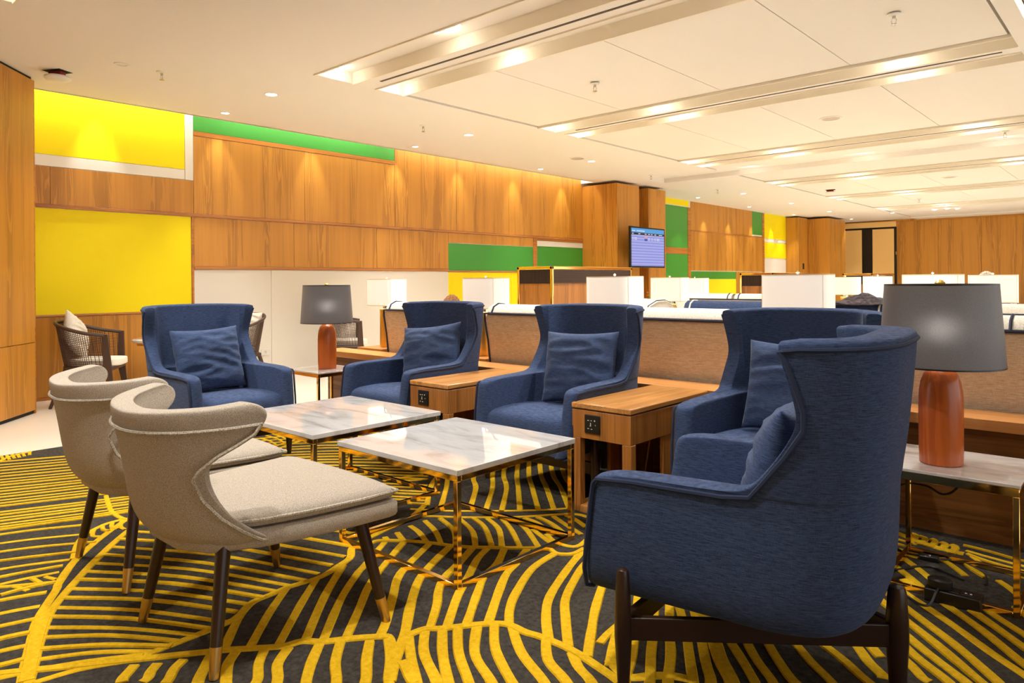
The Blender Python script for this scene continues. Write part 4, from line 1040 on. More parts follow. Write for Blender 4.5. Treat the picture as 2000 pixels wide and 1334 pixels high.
(0.026,[(0.73,0.18),(0.84,0.36),(0.91,0.54)]),
(0.026,[(0.73,0.18),(0.86,0.01),(0.93,-0.16)]),
(0.026,[(0.83,0.19),(0.95,0.37),(1.01,0.55)]),
(0.026,[(0.83,0.19),(0.96,0.02),(1.04,-0.15)]),
(0.026,[(0.94,0.2),(1.05,0.38),(1.12,0.55)]),
(0.026,[(0.94,0.2),(1.07,0.03),(1.14,-0.15)]),
(0.026,[(1.04,0.19),(1.16,0.37),(1.22,0.54)]),
(0.026,[(1.04,0.19),(1.17,0.02),(1.24,-0.15)]),
(0.026,[(1.15,0.18),(1.26,0.36),(1.32,0.53)]),
(0.026,[(1.15,0.18),(1.27,0.02),(1.35,-0.15)]),
(0.026,[(1.25,0.18),(1.36,0.35),(1.43,0.52)]),
(0.026,[(1.25,0.18),(1.38,0.02),(1.45,-0.15)]),
(0.026,[(1.36,0.16),(1.46,0.32),(1.52,0.49)]),
(0.026,[(1.36,0.16),(1.47,-0.0),(1.54,-0.16)]),
(0.026,[(1.46,0.13),(1.56,0.29),(1.62,0.45)]),
(0.026,[(1.46,0.13),(1.57,-0.02),(1.64,-0.17)]),
(0.026,[(1.56,0.11),(1.66,0.26),(1.72,0.42)]),
(0.026,[(1.56,0.11),(1.67,-0.04),(1.74,-0.18)]),
(0.026,[(1.66,0.08),(1.76,0.23),(1.81,0.37)]),
(0.026,[(1.66,0.08),(1.77,-0.05),(1.83,-0.19)]),
(0.026,[(1.76,0.05),(1.85,0.19),(1.9,0.32)]),
(0.026,[(1.76,0.05),(1.86,-0.08),(1.92,-0.21)]),
(0.026,[(1.86,0.01),(1.94,0.14),(1.99,0.27)]),
(0.026,[(1.86,0.01),(1.95,-0.11),(2.01,-0.23)]),
(0.026,[(1.96,-0.02),(2.04,0.09),(2.08,0.21)]),
(0.026,[(1.96,-0.02),(2.04,-0.13),(2.09,-0.24)]),
(0.026,[(2.06,-0.06),(2.13,0.04),(2.16,0.14)]),
(0.026,[(2.06,-0.06),(2.13,-0.15),(2.18,-0.25)]),
(0.026,[(2.16,-0.1),(2.21,-0.01),(2.24,0.07)]),
(0.026,[(2.16,-0.1),(2.22,-0.18),(2.26,-0.26)]),
(0.026,[(2.25,-0.14),(2.3,-0.07),(2.32,-0.0)]),
(0.026,[(2.25,-0.14),(2.3,-0.21),(2.33,-0.27)]),
(0.026,[(2.35,-0.18),(2.38,-0.13),(2.4,-0.08)]),
(0.026,[(2.35,-0.18),(2.39,-0.23),(2.41,-0.27)])]

rug = box('area_rug', 'rug', -5.72, 2.6, -.6, 3.66, .001, .014); tag(rug, 'charcoal rug with golden leaf vein lines under the seating', 'rug')
vb = MB()
def catmull(p, n=5):
    out = []
    for i in range(len(p)-1):
        a, b, c_, d_ = p[max(i-1, 0)], p[i], p[i+1], p[min(i+2, len(p)-1)]
        for j in range(n):
            t = j/n
            out.append(tuple(.5*(2*b[q]+(c_[q]-a[q])*t+(2*a[q]-5*b[q]+4*c_[q]-d_[q])*t*t+(3*b[q]-a[q]-3*c_[q]+d_[q])*t**3) for q in (0, 1)))
    return out+[p[-1]]
for vi, (wd, pts) in enumerate(VEINS):
    pp = catmull(pts); zt = .0162+.000018*((vi*97) % 229); vs = []
    for i, p in enumerate(pp):
        a, b = pp[max(i-1, 0)], pp[min(i+1, len(pp)-1)]; dx, dy = b[0]-a[0], b[1]-a[1]; L = math.hypot(dx, dy) or 1; nx, ny = -dy/L, dx/L
        h = wd/2*(1+.16*noise.noise(Vector((p[0]*7, p[1]*7, vi)))); e = .003
        for sgn, zz in ((1, .0145), (1, zt), (-1, zt), (-1, .0145)):
            k = h+(e if zz < .015 else 0)
            q = (min(max(p[0]+nx*k*sgn, -5.715), 2.59), min(max(p[1]+ny*k*sgn, -.59), 3.655)); vs.append((q[0], q[1], zz))
    n = len(pp); fs = []
    for i in range(n-1):
        o = i*4
        for j in range(3): fs.append((o+j, o+j+1, o+j+5, o+j+4))
    fs += [(0, 1, 2, 3), (4*n-4, 4*n-3, 4*n-2, 4*n-1)]
    vb.add(vs, fs)
vv = vb.build('leaf_vein', 'rug_gold', rug); vv['kind'] = 'stuff'

# ---------------------------------------------------------------- winged lounge chairs
RZ = .014      # top of the rug pile
WROWS = [  # z, front edge y, half width, back y
 (.234, -.352, .29, 0.325), (.246, -.360, .322, 0.379), (.30, -.358, .338, 0.409), (.40, -.346, .343, 0.419), (.50, -.332, .345, 0.422), (.555, -.323, .346, 0.424), (.582, -.308, .346, 0.425), (.589, -.20, .346, 0.426), (.590, -.06, .347, 0.427), (.592, .06, .348, 0.428),
 (.602, .125, .349, 0.430), (.632, .160, .351, 0.433), (.70, .212, .356, 0.445), (.770, .256, .361, 0.451), (.815, .258, .365, 0.456), (.87, .243, .368, 0.461), (.93, .224, .371, 0.466), (.968, .216, .372, 0.468), (.985, .219, .371, 0.467)]
def ushape(yf, W, yb, ys, n, ym, m, kk):
    fx = lambda y: W if y <= ys else W*max(0, 1-((y-ys)/(yb-ys))**n)**(1/n)
    r = []
    ym2 = max(ym, yf+.004)
    for i in range(m+1):
        y = yf+(ym2-yf)*i/m; r.append((fx(y), y))
    am = math.asin(min(1, max(0, (ym2-ys)/(yb-ys)))**(n/2)) if ym2 > ys else 0
    for i in range(1, kk+1):
        a = am+(PI/2-am)*i/kk; r.append((W*max(0, math.cos(a))**(2/n), ys+(yb-ys)*math.sin(a)**(2/n)))
    return r+[(-x, y) for x, y in r[-2::-1]]
def offset_in(pl, th):
    out = []; n = len(pl)
    for i, p in enumerate(pl):
        a, b = pl[max(i-1, 0)], pl[min(i+1, n-1)]; dx, dy = b[0]-a[0], b[1]-a[1]; L = math.hypot(dx, dy) or 1
        t = th[i] if isinstance(th, list) else th
        out.append((p[0]-dy/L*t, p[1]+dx/L*t))
    return out
def shell(rows, ys, n, ym, m, kk, thick, ztop, lift):
    mb = MB(); rings = []; outer = []; N = 2*(m+kk)+1
    for ri, (z, yf, W, yb) in enumerate(rows):
        o = ushape(yf, W, yb, ys, n, ym, m, kk); th = [thick(z, abs(i-(N-1)/2)/((N-1)/2)) for i in range(N)]
        inn = offset_in(o, th); zz = [z+lift(z)*(1-abs(i-(N-1)/2)/((N-1)/2)) for i in range(N)]
        inn = [(q[0], yf if i in (0, N-1) else q[1]) for i, q in enumerate(inn)]
        outer.append([(p[0], p[1], zz[i]) for i, p in enumerate(o)])
        rings.append([(p[0], p[1], zz[i]) for i, p in enumerate(o)]+[(p[0], p[1], zz[i]) for i, p in reversed(list(enumerate(inn)))])
    mb.loft(rings, cap=False)
    for base in (0, (len(rings)-1)*2*N):
        for i in range(N-1): mb.f.append((base+i, base+i+1, base+2*N-2-i, base+2*N-1-i))
    return mb, outer
def puff(w, h, t, seed, nx=34, ny=36, wr=.028):
    mb = MB(); vs = []; 
    def pt(i, j, s):
        u, v = -1+2*i/nx, -1+2*j/ny
        pin = 1-.10*(1-abs(u)**2)*abs(v)**6*1.0-.0
        x = u*w/2*(1-.055*(1-v*v)*abs(u)**5); z = v*h/2*(1-.075*(1-u*u)*abs(v)**5)
        b = (max(0, 1-abs(u)**2.6)**.55)*(max(0, 1-abs(v)**2.6)**.55)
        wv = wr*((.45-1.6*abs(noise.noise(Vector((u*1.1+seed, v*3.6+seed*2+.5*u*u, s*3)))))+.5*(.3-abs(noise.noise(Vector((u*2.0+seed, v*7.5+seed, s*5))))))*b
        return (x, s*(t/2*b+wv), z)
    for s in (1, -1):
        for j in range(ny+1):
            for i in range(nx+1): vs.append(pt(i, j, s))
    fs = []; N = (nx+1)*(ny+1)
    for q in (0, N):
        for j in range(ny):
            for i in range(nx): a = q+j*(nx+1)+i; fs.append((a, a+1, a+nx+2, a+nx+1))
    mb.add(vs, fs); return mb
def weld(o):
    bm = bmesh.new(); bm.from_mesh(o.data); bmesh.ops.remove_doubles(bm, verts=bm.verts, dist=.0006); bmesh.ops.recalc_face_normals(bm, faces=bm.faces); bm.to_mesh(o.data); bm.free()
    for p in o.data.polygons: p.use_smooth = True
    return o
def make_wing():
    t = thing('wing_chair', '', 'armchair')
    mb, outer = shell(WROWS, .10, 3.2, .268, 9, 10, lambda z, w_: (.082 if z < .60 else .060)+(1-w_)*.045, 1, lambda z: .014*max(0, (z-.6)/.39))
    mb.build('shell', 'blue', t, sub=2)
    pth = [Vector(r[0])+Vector((.001, .017 if (r[0][2] < .57 or r[0][2] > .598) else .012, -.014 if .57 < r[0][2] < .615 else 0)) for r in outer[:-2]]
    top = [Vector(p)+Vector((0, 0, -.008)) for p in outer[-2]]
    left = [Vector((-p.x, p.y, p.z)) for p in pth][::-1]
    MB().tube(pth+top[1:-1]+left, .0065, 6).build('piping', 'blue_pipe', t, smooth=True)
    s = MB()   # seat: rounded slab with a crowned top
    N = 18; vs = []
    prof = [(-.338, .245), (-.342, .30), (-.333, .375), (-.318, .418), (-.275, .436), (-.14, .445), (.05, .437), (.25, .42), (.31, .41)]
    rings = []
    for y, z in prof:
        rings.append([(x, y+.012*(abs(x)/.274)**2, z-.012*(abs(x)/.274)**4) for x in [-.274+.548*i/N for i in range(N+1)]])
    s.loft(rings, cap=False, close=False); s.build('seat', 'blue', t, sub=1)
    box('seat_deck', 'blue', -.28, .28, -.315, .26, .242, .30, t)
    rb = Vector((0, .425, 0))                              # single rear leg, rails run to it from the two front legs
    MB().lathe([(.018, 0), (.020, .02), (.029, .17), (.028, .23), (.023, .30), (.019, .312), (.006, .318)], 16, (rb.x, rb.y)).build('leg', 'dark_wood', t, smooth=True)
    for sx in (-1, 1):
        a, b = Vector((sx*.382, -.195, 0)), rb
        MB().lathe([(.014, 0), (.016, .02), (.024, .16), (.0235, .22), (.018, .33), (.015, .342), (.006, .348)], 16, (a.x, a.y)).build('leg', 'dark_wood', t, smooth=True)
        d = (b-a).normalized(); n = Vector((-d.y, d.x, 0))*.011
        v = [a+n, a-n, b-n, b+n]
        MB().add([(p.x, p.y, .152) for p in v]+[(p.x, p.y, .214) for p in v], [(3, 2, 1, 0), (4, 5, 6, 7), (0, 1, 5, 4), (1, 2, 6, 5), (2, 3, 7, 6), (3, 0, 4, 7)]).build('side_rail', 'dark_wood', t, bevel=.003)
    box('front_rail', 'dark_wood', -.38, .38, -.206, -.184, .152, .214, t, bevel=.003)
    return t
wc = make_wing()
wings = [((-4.50, 2.15), 92, 'navy wing chair in front of the yellow panel, left of the slim marble side table'), ((-3.78, 3.15), 0, 'navy wing chair between the slim marble side table and the first outlet table'), ((-2.515, 3.166), 0, 'navy wing chair standing between the two teak outlet tables'), ((-1.266, 3.15), 0, 'navy wing chair right of the second outlet table, half hidden by the nearest chair'), ((-.952, 2.062), -83.4, 'nearest navy wing chair seen from its side, at the right')]
for i, (p, a, lb) in enumerate(wings):
    t = wc if i == 0 else dup(wc); t.location = (p[0], p[1], RZ); t.rotation_euler = (0, 0, math.radians(a)); t['label'] = lb; t['group'] = 'navy wing chairs'
def wpillow(wi, seed, yaw, dx, roll, label, dz=0):
    p, a, _ = wings[wi]
    o = weld(puff(.46, .42, .15, seed).build('throw_cushion', 'blue_pillow'))
    mt = Matrix.Translation((p[0], p[1], RZ)) @ Matrix.Rotation(math.radians(a), 4, 'Z') @ Matrix.Translation((dx, .135, .435+.205+dz)) @ Matrix.Rotation(yaw, 4, 'Z') @ Matrix.Rotation(-.26, 4, 'X') @ Matrix.Rotation(roll, 4, 'Y')
    o.matrix_world = mt; tag(o, label, 'cushion', 'navy cushions on the wing chairs'); return o
wpillow(0, 1.3, .0, .0, -.03, 'square navy cushion on the wing chair before the yellow panel')
wpillow(1, 4.1, .28, .045, -.12, 'crumpled navy cushion in the chair beside the slim marble table', -.005)
wpillow(2, 7.7, .16, .04, -.03, 'creased navy cushion in the chair between the outlet tables')
wpillow(3, 11.9, .1, .03, .03, 'navy cushion in the half hidden wing chair')
wpillow(4, 15.2, 0, 0, 0, 'navy cushion peeking past the wing of the nearest chair', -.05)

# ---------------------------------------------------------------- oatmeal side chairs with curved backs
GROWS = [(.335, .02, .20, .22), (.345, .04, .25, .275), (.37, .095, .285, .32), (.41, .155, .303, .348), (.46, .215, .312, .365), (.52, .262, .318, .376), (.58, .285, .324, .384), (.62, .275, .330, .39), (.66, .235, .337, .396), (.69, .185, .343, .40), (.715, .145, .349, .405), (.745, .128, .355, .411), (.77, .136, .358, .415), (.787, .16, .358, .415), (.793, .20, .352, .412)]
def make_grey():
    t = thing('side_chair', '', 'chair')
    mb, outer = shell(GROWS, .05, 2.35, .292, 7, 11, lambda z, w_: .052+.012*(z > .7), 1, lambda z: -.028*max(0, (z-.5)/.29))
    mb.build('backrest', 'grey', t, sub=2)
    pth = [Vector(r[0])+Vector((.003, .032, .0 if r[0][2] < .6 else -.014)) for r in outer[:-3]]
    tp = outer[-4]; top = [Vector(p)+Vector((p[0]*.004, .002, -.016)) for p in tp]
    # keep the piping outside the shell
    MB().tube(pth+top[1:-1]+[Vector((-p.x, p.y, p.z)) for p in pth][::-1], .0055, 6).build('piping', 'grey_pipe', t, smooth=True)
    def plan(sc, z, yo=0, k=28, front=-.345, fw=.345, bw=.27, back=.30):
        r = []
        pts = [(-fw, front+.02), (-fw*.99, front), (-fw*.5, front-.012), (0, front-.016), (fw*.5, front-.012), (fw*.99, front), (fw, front+.02), (fw-.01, -.2), ((fw+bw)/2, -.02), (bw, .12), (bw*.75, back-.05), (bw*.35, back), (-bw*.35, back), (-bw*.75, back-.05), (-bw, .12), (-(fw+bw)/2, -.02), (-fw+.01, -.2)]
        return [(x*sc, (y+.02)*sc-.02, z) for x, y in pts]
    MB().loft([plan(.90, .333), plan(.985, .340), plan(1, .352), plan(1, .385), plan(.985, .396)]).build('seat_frame', 'grey', t, bevel=.006)
    cu = MB(); rr = [plan(.955, .397, fw=.33), plan(.985, .402, fw=.34), plan(1.0, .418, fw=.34), plan(.985, .436, fw=.338), plan(.90, .452, fw=.335), plan(.6, .463, fw=.32), plan(.2, .466, fw=.3)]
    cu.loft(rr).build('seat_cushion', 'grey', t, sub=1)
    MB().tube([Vector(p)*1.0 for p in plan(1.0, .424, fw=.342)], .0055, 6, True).build('cushion_piping', 'grey_pipe', t, smooth=True)
    for top, bot in (((-.20, .20, .37), (-.26, .262, 0)), ((.20, .20, .37), (.26, .262, 0)), ((-.29, -.22, .36), (-.352, -.285, 0)), ((.29, -.22, .36), (.352, -.285, 0))):
        a, b = Vector(top), Vector(bot); q = b+(a-b)*.23
        lg = MB().rod(a, q, .0225, .0175, 16).build('leg', 'dark_wood', t, smooth=True)
        MB().rod(q, b, .0182, .0135, 16).build('leg_tip', 'tip', lg, smooth=True)
    return t
gc = make_grey()
gc.location = (-2.28, 1.205, RZ); gc.rotation_euler = (0, 0, PI); tag(gc, 'oatmeal upholstered chair with curved back, the nearer of the pair', 'chair', 'oatmeal side chairs')
dup(gc, (-3.085, 1.255, RZ), PI, 'oatmeal upholstered chair with curved back, partly hidden behind its nearer twin')

# ---------------------------------------------------------------- marble tables on brass frames
def frame_table(label, x0, x1, y0, y1, h, top_t, name='coffee_table', cat='coffee table', group=None, tw=.022, apron=.022, apron_mat='gold'):
    cx, cy = (x0+x1)/2, (y0+y1)/2; a, b = (x1-x0)/2, (y1-y0)/2
    t = thing(name, label, cat, (cx, cy, RZ), 0, group); h -= RZ
    box('marble_top', 'marble', -a, a, -b, b, h-top_t, h, t, bevel=.002)
    zt = h-top_t; i = .004
    for sx in (-1, 1):
        for sy in (-1, 1):
            X, Y = sx*(a-i-tw/2), sy*(b-i-tw/2)
            box('leg', 'gold', X-tw/2, X+tw/2, Y-tw/2, Y+tw/2, 0, zt-apron, t, bevel=.0015, seg=1)
    for s in (-1, 1):
        Y = s*(b-i-tw/2); X = s*(a-i-tw/2)
        box('top_rail', 'gold', -(a-i), a-i, Y-tw/2, Y+tw/2, zt-apron, zt, t, bevel=.0015, seg=1)
        box('top_rail', 'gold', X-tw/2, X+tw/2, -(b-i-tw), b-i-tw, zt-apron, zt, t, bevel=.0015, seg=1)
        box('floor_rail', 'gold', -(a-i-tw), a-i-tw, Y-tw/2, Y+tw/2, .0, tw, t, bevel=.0015, seg=1)
        box('floor_rail', 'gold', X-tw/2, X+tw/2, -(b-i-tw), b-i-tw, .0, tw, t, bevel=.0015, seg=1)
    return t
frame_table('square white marble coffee table on a brass frame, the nearer one', -2.675, -1.915, 1.805, 2.52, .458, .022, group='marble coffee tables')
frame_table('square white marble coffee table on a brass frame, the one farther left', -3.68, -2.86, 1.80, 2.58, .458, .022, group='marble coffee tables')
frame_table('slim marble side table with brass legs carrying the left dark lamp', -5.21, -4.77, 3.05, 3.47, .46, .012, 'side_table', 'side table', 'marble lamp tables', .02, .026)
frame_table('slim marble side table with brass legs carrying the right dark lamp', -.80, -.35, 2.89, 3.33, .46, .012, 'side_table', 'side table', 'marble lamp tables', .02, .03)

# ---------------------------------------------------------------- dark table lamps
def make_dark_lamp():
    t = thing('table_lamp', '', 'lamp')
    MB().lathe([(.067, 0), (.0715, .004), (.073, .05), (.0738, .16), (.0735, .235), (.071, .272), (.066, .305), (.056, .333), (.043, .349), (.026, .357), (.001, .359)], 40).build('lamp_base', 'lamp_wood', t, smooth=True)
    MB().lathe([(.012, .35), (.012, .40)], 16).build('neck', 'gold_soft', t, smooth=True)
    MB().lathe([(.207, .366), (.200, .466), (.193, .567), (.186, .669)], 56, cap=False).build('lamp_shade', 'shade_dark', t, smooth=True)
    MB().lathe([(.2078, .365), (.2072, .371)], 56, cap=False).build('shade_rim', 'black', t); MB().lathe([(.1868, .664), (.1862, .6695)], 56, cap=False).build('shade_rim', 'black', t)
    for k in range(3): MB().rod((0, 0, .658), (.185*math.cos(k*2.09), .185*math.sin(k*2.09), .658), .002, n=6).build('shade_spoke', 'gold_soft', t)
    MB().rod((0, 0, .39), (0, 0, .672), .004, n=8).build('harp', 'gold_soft', t)
    l = bpy.data.lights.new('bulb', 'POINT'); l.energy = .8; l.color = (1, .92, .84); l.shadow_soft_size = .03
    o = bpy.data.objects.new('bulb', l); o.location = (0, 0, .50); C.objects.link(o); o.parent = t
    MB().lathe([(.016, .668), (.018, .674), (.010, .683), (.001, .685)], 16).build('finial', 'gold_soft', t, smooth=True)
    return t
lp = make_dark_lamp(); lp.location = (-4.985, 3.275, .46); lp['label'] = 'table lamp with charcoal shade and bullet shaped cherry base, on the left slim table'; lp['group'] = 'charcoal table lamps'
dup(lp, (-.615, 3.06, .46), 1.0, 'table lamp with charcoal shade and bullet shaped cherry base, on the right slim table')

# ---------------------------------------------------------------- teak console and outlet tables
cs = thing('console', 'long teak console running behind the wing chairs', 'console', (0, 3.635, 0))
box('console_top', 'console_wood', -5.65, 2.4, 0, .24, .495, .545, cs, bevel=.003)
for a, b in [(-5.6, -4.2), (-4.2, -2.8), (-2.8, -1.4), (-1.4, 0), (0, 1.2), (1.2, 2.35)]:
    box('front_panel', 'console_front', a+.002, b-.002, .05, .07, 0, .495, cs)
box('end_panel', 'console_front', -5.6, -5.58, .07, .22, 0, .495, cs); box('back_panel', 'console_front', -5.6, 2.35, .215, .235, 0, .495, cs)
def outlet(par, x, y, z):
    o = box('outlet_plate', 'black', x-.045, x+.045, y-.008, y, z-.045, z+.045, par, bevel=.003)
    for dx, dz, wd, h in ((-.022, .018, .01, .003), (-.004, .018, .008, .003), (.016, .019, .006, .007), (-.008, 0, .004, .014), (-.009, -.008, .008, .003), (-.022, -.022, .01, .003), (-.002, -.023, .009, .003), (.02, -.002, .003, .005)):
        box('socket_mark', 'white_plastic', x+dx-wd/2, x+dx+wd/2, y-.0088, y-.008, z+dz-h/2, z+dz+h/2, o)
def outlet_table(x0, label):
    t = thing('outlet_table', label, 'side table', (x0, 2.83, RZ), 0, 'teak outlet tables'); wd, dp = .345, .768
    box('table_top', 'table_wood', 0, wd, 0, dp, .508, .536, t, bevel=.006)
    box('drawer_front', 'table_wood_v', .002, wd-.002, .004, .024, .365, .503, t, bevel=.002)
    box('groove', 'dark', .006, wd-.006, .008, dp, .502, .509, t)
    for x in (.002, wd-.022): box('side_apron', 'table_wood_v', x, x+.02, .024, dp, .365, .503, t, bevel=.002)
    for x in (.0, wd-.05):
        box('leg', 'table_wood_v', x, x+.05, .003, .045, 0, .365, t, bevel=.003)
    for x in (.004, wd-.024): box('side_panel', 'table_wood_v', x, x+.02, .30, dp, 0, .365, t, bevel=.002)
    box('bottom_shelf', 'table_wood', .004, wd-.004, .004, dp-.3, .0, .035, t, bevel=.002)
    box('back_panel', 'console_front', .02, wd-.02, dp-.03, dp-.01, .035, .365, t)
    outlet(t, .128, .004, .44); return t
outlet_table(-3.42, 'teak side table with black outlet plate, left one of the two')
outlet_table(-2.175, 'teak side table with black outlet plate, nearer one at the centre')

# ---------------------------------------------------------------- cords and power strip by the right lamp table
ps = thing('power_strip', 'black power strip lying on the rug under the right marble table', 'power strip', (-.545, 2.885, RZ), .02)
MB().box(-.085, .085, -.035, .035, 0, .045).build('body', 'black', ps, bevel=.004)
for x in (.0, .045): box('socket_face', 'cord', x-.018, x+.018, -.02, .02, .045, .047, ps, bevel=.001)
for x in (.035, .05): box('indicator', 'white_plastic', x, x+.006, -.006, .0, .047, .0482, ps)
pl = thing('lamp_plug', 'black three pin plug with cord pushed into the power strip', 'plug', (-.585, 2.88, RZ+.047), .02)
MB().lathe([(.030, 0), (.034, .006), (.034, .028), (.026, .034), (.001, .035)], 20, sx=1.15, sy=.8).build('plug_body', 'cord', pl, smooth=True)
def cord(pts, label):
    pp = []
    P3 = [Vector(p) for p in pts]
    for i in range(len(P3)-1):
        a, b, c_, d_ = P3[max(i-1, 0)], P3[i], P3[i+1], P3[min(i+2, len(P3)-1)]
        for j in range(8):
            q = j/8; pp.append(.5*(2*b+(c_-a)*q+(2*a-5*b+4*c_-d_)*q*q+(3*b-a-3*c_+d_)*q**3))
    pp.append(P3[-1]); return tag(MB().tube(pp, .0042, 7).build('power_cable', 'cord', smooth=True), label, 'cord', 'black cords at the right lamp')
cord([(-.53, 3.12, .44), (-.547, 2.95, .40), (-.60, 3.0, .36), (-.70, 3.2, .33), (-.84, 3.40, .26), (-.90, 3.45, .12), (-.86, 3.36, .03), (-.80, 3.275, .021), (-.735, 3.265, .026)], 'black cord dropping from the right lamp table along its leg')
cord([(-.67, 3.27, .026), (-.61, 3.32, .020), (-.54, 3.275, .020), (-.50, 3.22, .020), (-.487, 3.12, .020)], 'black cord running from the inline switch across the rug')
cord([(-.81, 3.05, .020), (-.768, 3.065, .020), (-.717, 3.15, .020), (-.676, 3.18, .020), (-.62, 3.155, .020), (-.555, 3.12, .020)], 'black cord lying across the rug behind the power strip')
cord([(-.585, 2.852, .066), (-.588, 2.83, .058), (-.600, 2.80, .024), (-.63, 2.79, .020), (-.695, 2.85, .020), (-.755, 2.91, .020), (-.80, 2.98, .020)], 'black cord looping out of the plug on the power strip')
sw = thing('inline_switch', 'small black inline cord switch on the rug', 'switch', (-.70, 3.265, RZ), .1)
MB().box(-.034, .034, -.017, .017, 0, .02).build('switch_body', 'black', sw, bevel=.004); MB().lathe([(.006, .02), (.005, .023), (.001, .024)], 12).build('switch_button', 'chrome', sw, smooth=True)

# ---------------------------------------------------------------- lit lamps with white shades on brass drums
def make_white_lamp():
    t = thing('table_lamp', '', 'lamp')
    MB().lathe([(.062, 0), (.065, .003), (.065, .345), (.062, .348), (.001, .348)], 32).build('lamp_base', 'gold_soft', t, smooth=True)
    MB().lathe([(.035, .348), (.035, .372), (.001, .373)], 20).build('neck', 'chrome', t, smooth=True)
    n = 48; sq = lambda v, e: math.copysign(abs(v)**e, v)
    ring = lambda z, k: [(.185*k*sq(math.cos(2*PI*j/n), .45), .118*k*sq(math.sin(2*PI*j/n), .45), z) for j in range(n)]
    MB().loft([ring(.375, 1), ring(.618, 1), ring(.618, .985), ring(.375, .985)], cap=False).build('lamp_shade', 'shade_white', t, smooth=True)
    for z in (.375, .612): MB().loft([ring(z, 1.004), ring(z+.007, 1.004)], cap=False).build('shade_hem', 'shade_trim', t)
    for a_ in (.62, PI-.62, PI+.62, -.62): MB().rod((.186*sq(math.cos(a_), .45), .119*sq(math.sin(a_), .45), .376), (.186*sq(math.cos(a_), .45), .119*sq(math.sin(a_), .45), .617), .0018, n=5).build('shade_seam', 'shade_trim', t)
    MB().rod((0, 0, .37), (0, 0, .628), .004, n=8).build('harp', 'chrome', t)
    for sx in (-1, 1): MB().rod((0, 0, .61), (sx*.18, 0, .61), .002, n=6).build('shade_spoke', 'chrome', t)
    MB().lathe([(.008, .624), (.010, .630), (.005, .638), (.001, .639)], 12).build('finial', 'chrome', t, smooth=True)
    l = bpy.data.lights.new('bulb', 'POINT'); l.energy = 5; l.color = (1, .88, .7); l.shadow_soft_size = .04
    o = bpy.data.objects.new('bulb', l); o.location = (0, 0, .5); C.objects.link(o); o.parent = t
    return t
wl_ = make_white_lamp()
def make_cube_table():
    t = thing('lamp_table', '', 'side table')
    box('table_top', 'console_wood', -.18, .18, -.2, .2, .535, .56, t, bevel=.003)
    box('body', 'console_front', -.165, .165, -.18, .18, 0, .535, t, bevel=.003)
    return t
ct = make_cube_table()
first = True
lamps = [(-5.27, 4.10, 'lit lamp with white shade nearest the white wall panel'), (-4.0, 4.10, 'lit lamp with white shade before the yellow wall panel'), (-2.77, 4.10, 'lit lamp with white shade in front of the long partition cabinet'), (-1.53, 4.10, 'large lit lamp with white shade behind the half hidden wing chair'), (-.29, 4.10, 'lit lamp with white shade just outside the right edge'),
 (-3.75, 6.55, 'lit lamp with white shade left of the navy sofa'), (-4.95, 9.35, 'lit lamp with white shade farther back against the lower yellow panel'), (-2.25, 8.3, 'lit lamp with white shade before the pale double door'), (-1.2, 5.75, 'lit lamp with white shade straight behind the charcoal shade at the right'), (-1.1, 7.5, 'lit lamp with white shade right of the charcoal shade'), (-.62, 7.3, 'lit lamp with white shade at the right edge of the view'), (-3.2, 10.3, 'lit lamp with white shade left of the pale door'), (-3.75, 10.2, 'lit lamp with white shade partly behind the large one'), (-2.3, 10.2, 'lit lamp with white shade under the far cabinet')]
seats = []
for i, (x, y, lb) in enumerate(lamps):
    if i == 4: continue
    t = wl_ if first else dup(wl_); t.location = (x, y, .56); t['label'] = lb; t['group'] = 'lit lamps with white shades'
    q = ct if first else dup(ct); q.location = (x, y, 0); q['label'] = 'teak cube table under the '+lb.replace('with white shade ', ''); q['group'] = 'teak cube tables'
    if i > 4: t.rotation_euler = (0, 0, [0, .1, PI/2, 0, .15, 0, 0, .2, PI/2, 0][i-5])
    first = False

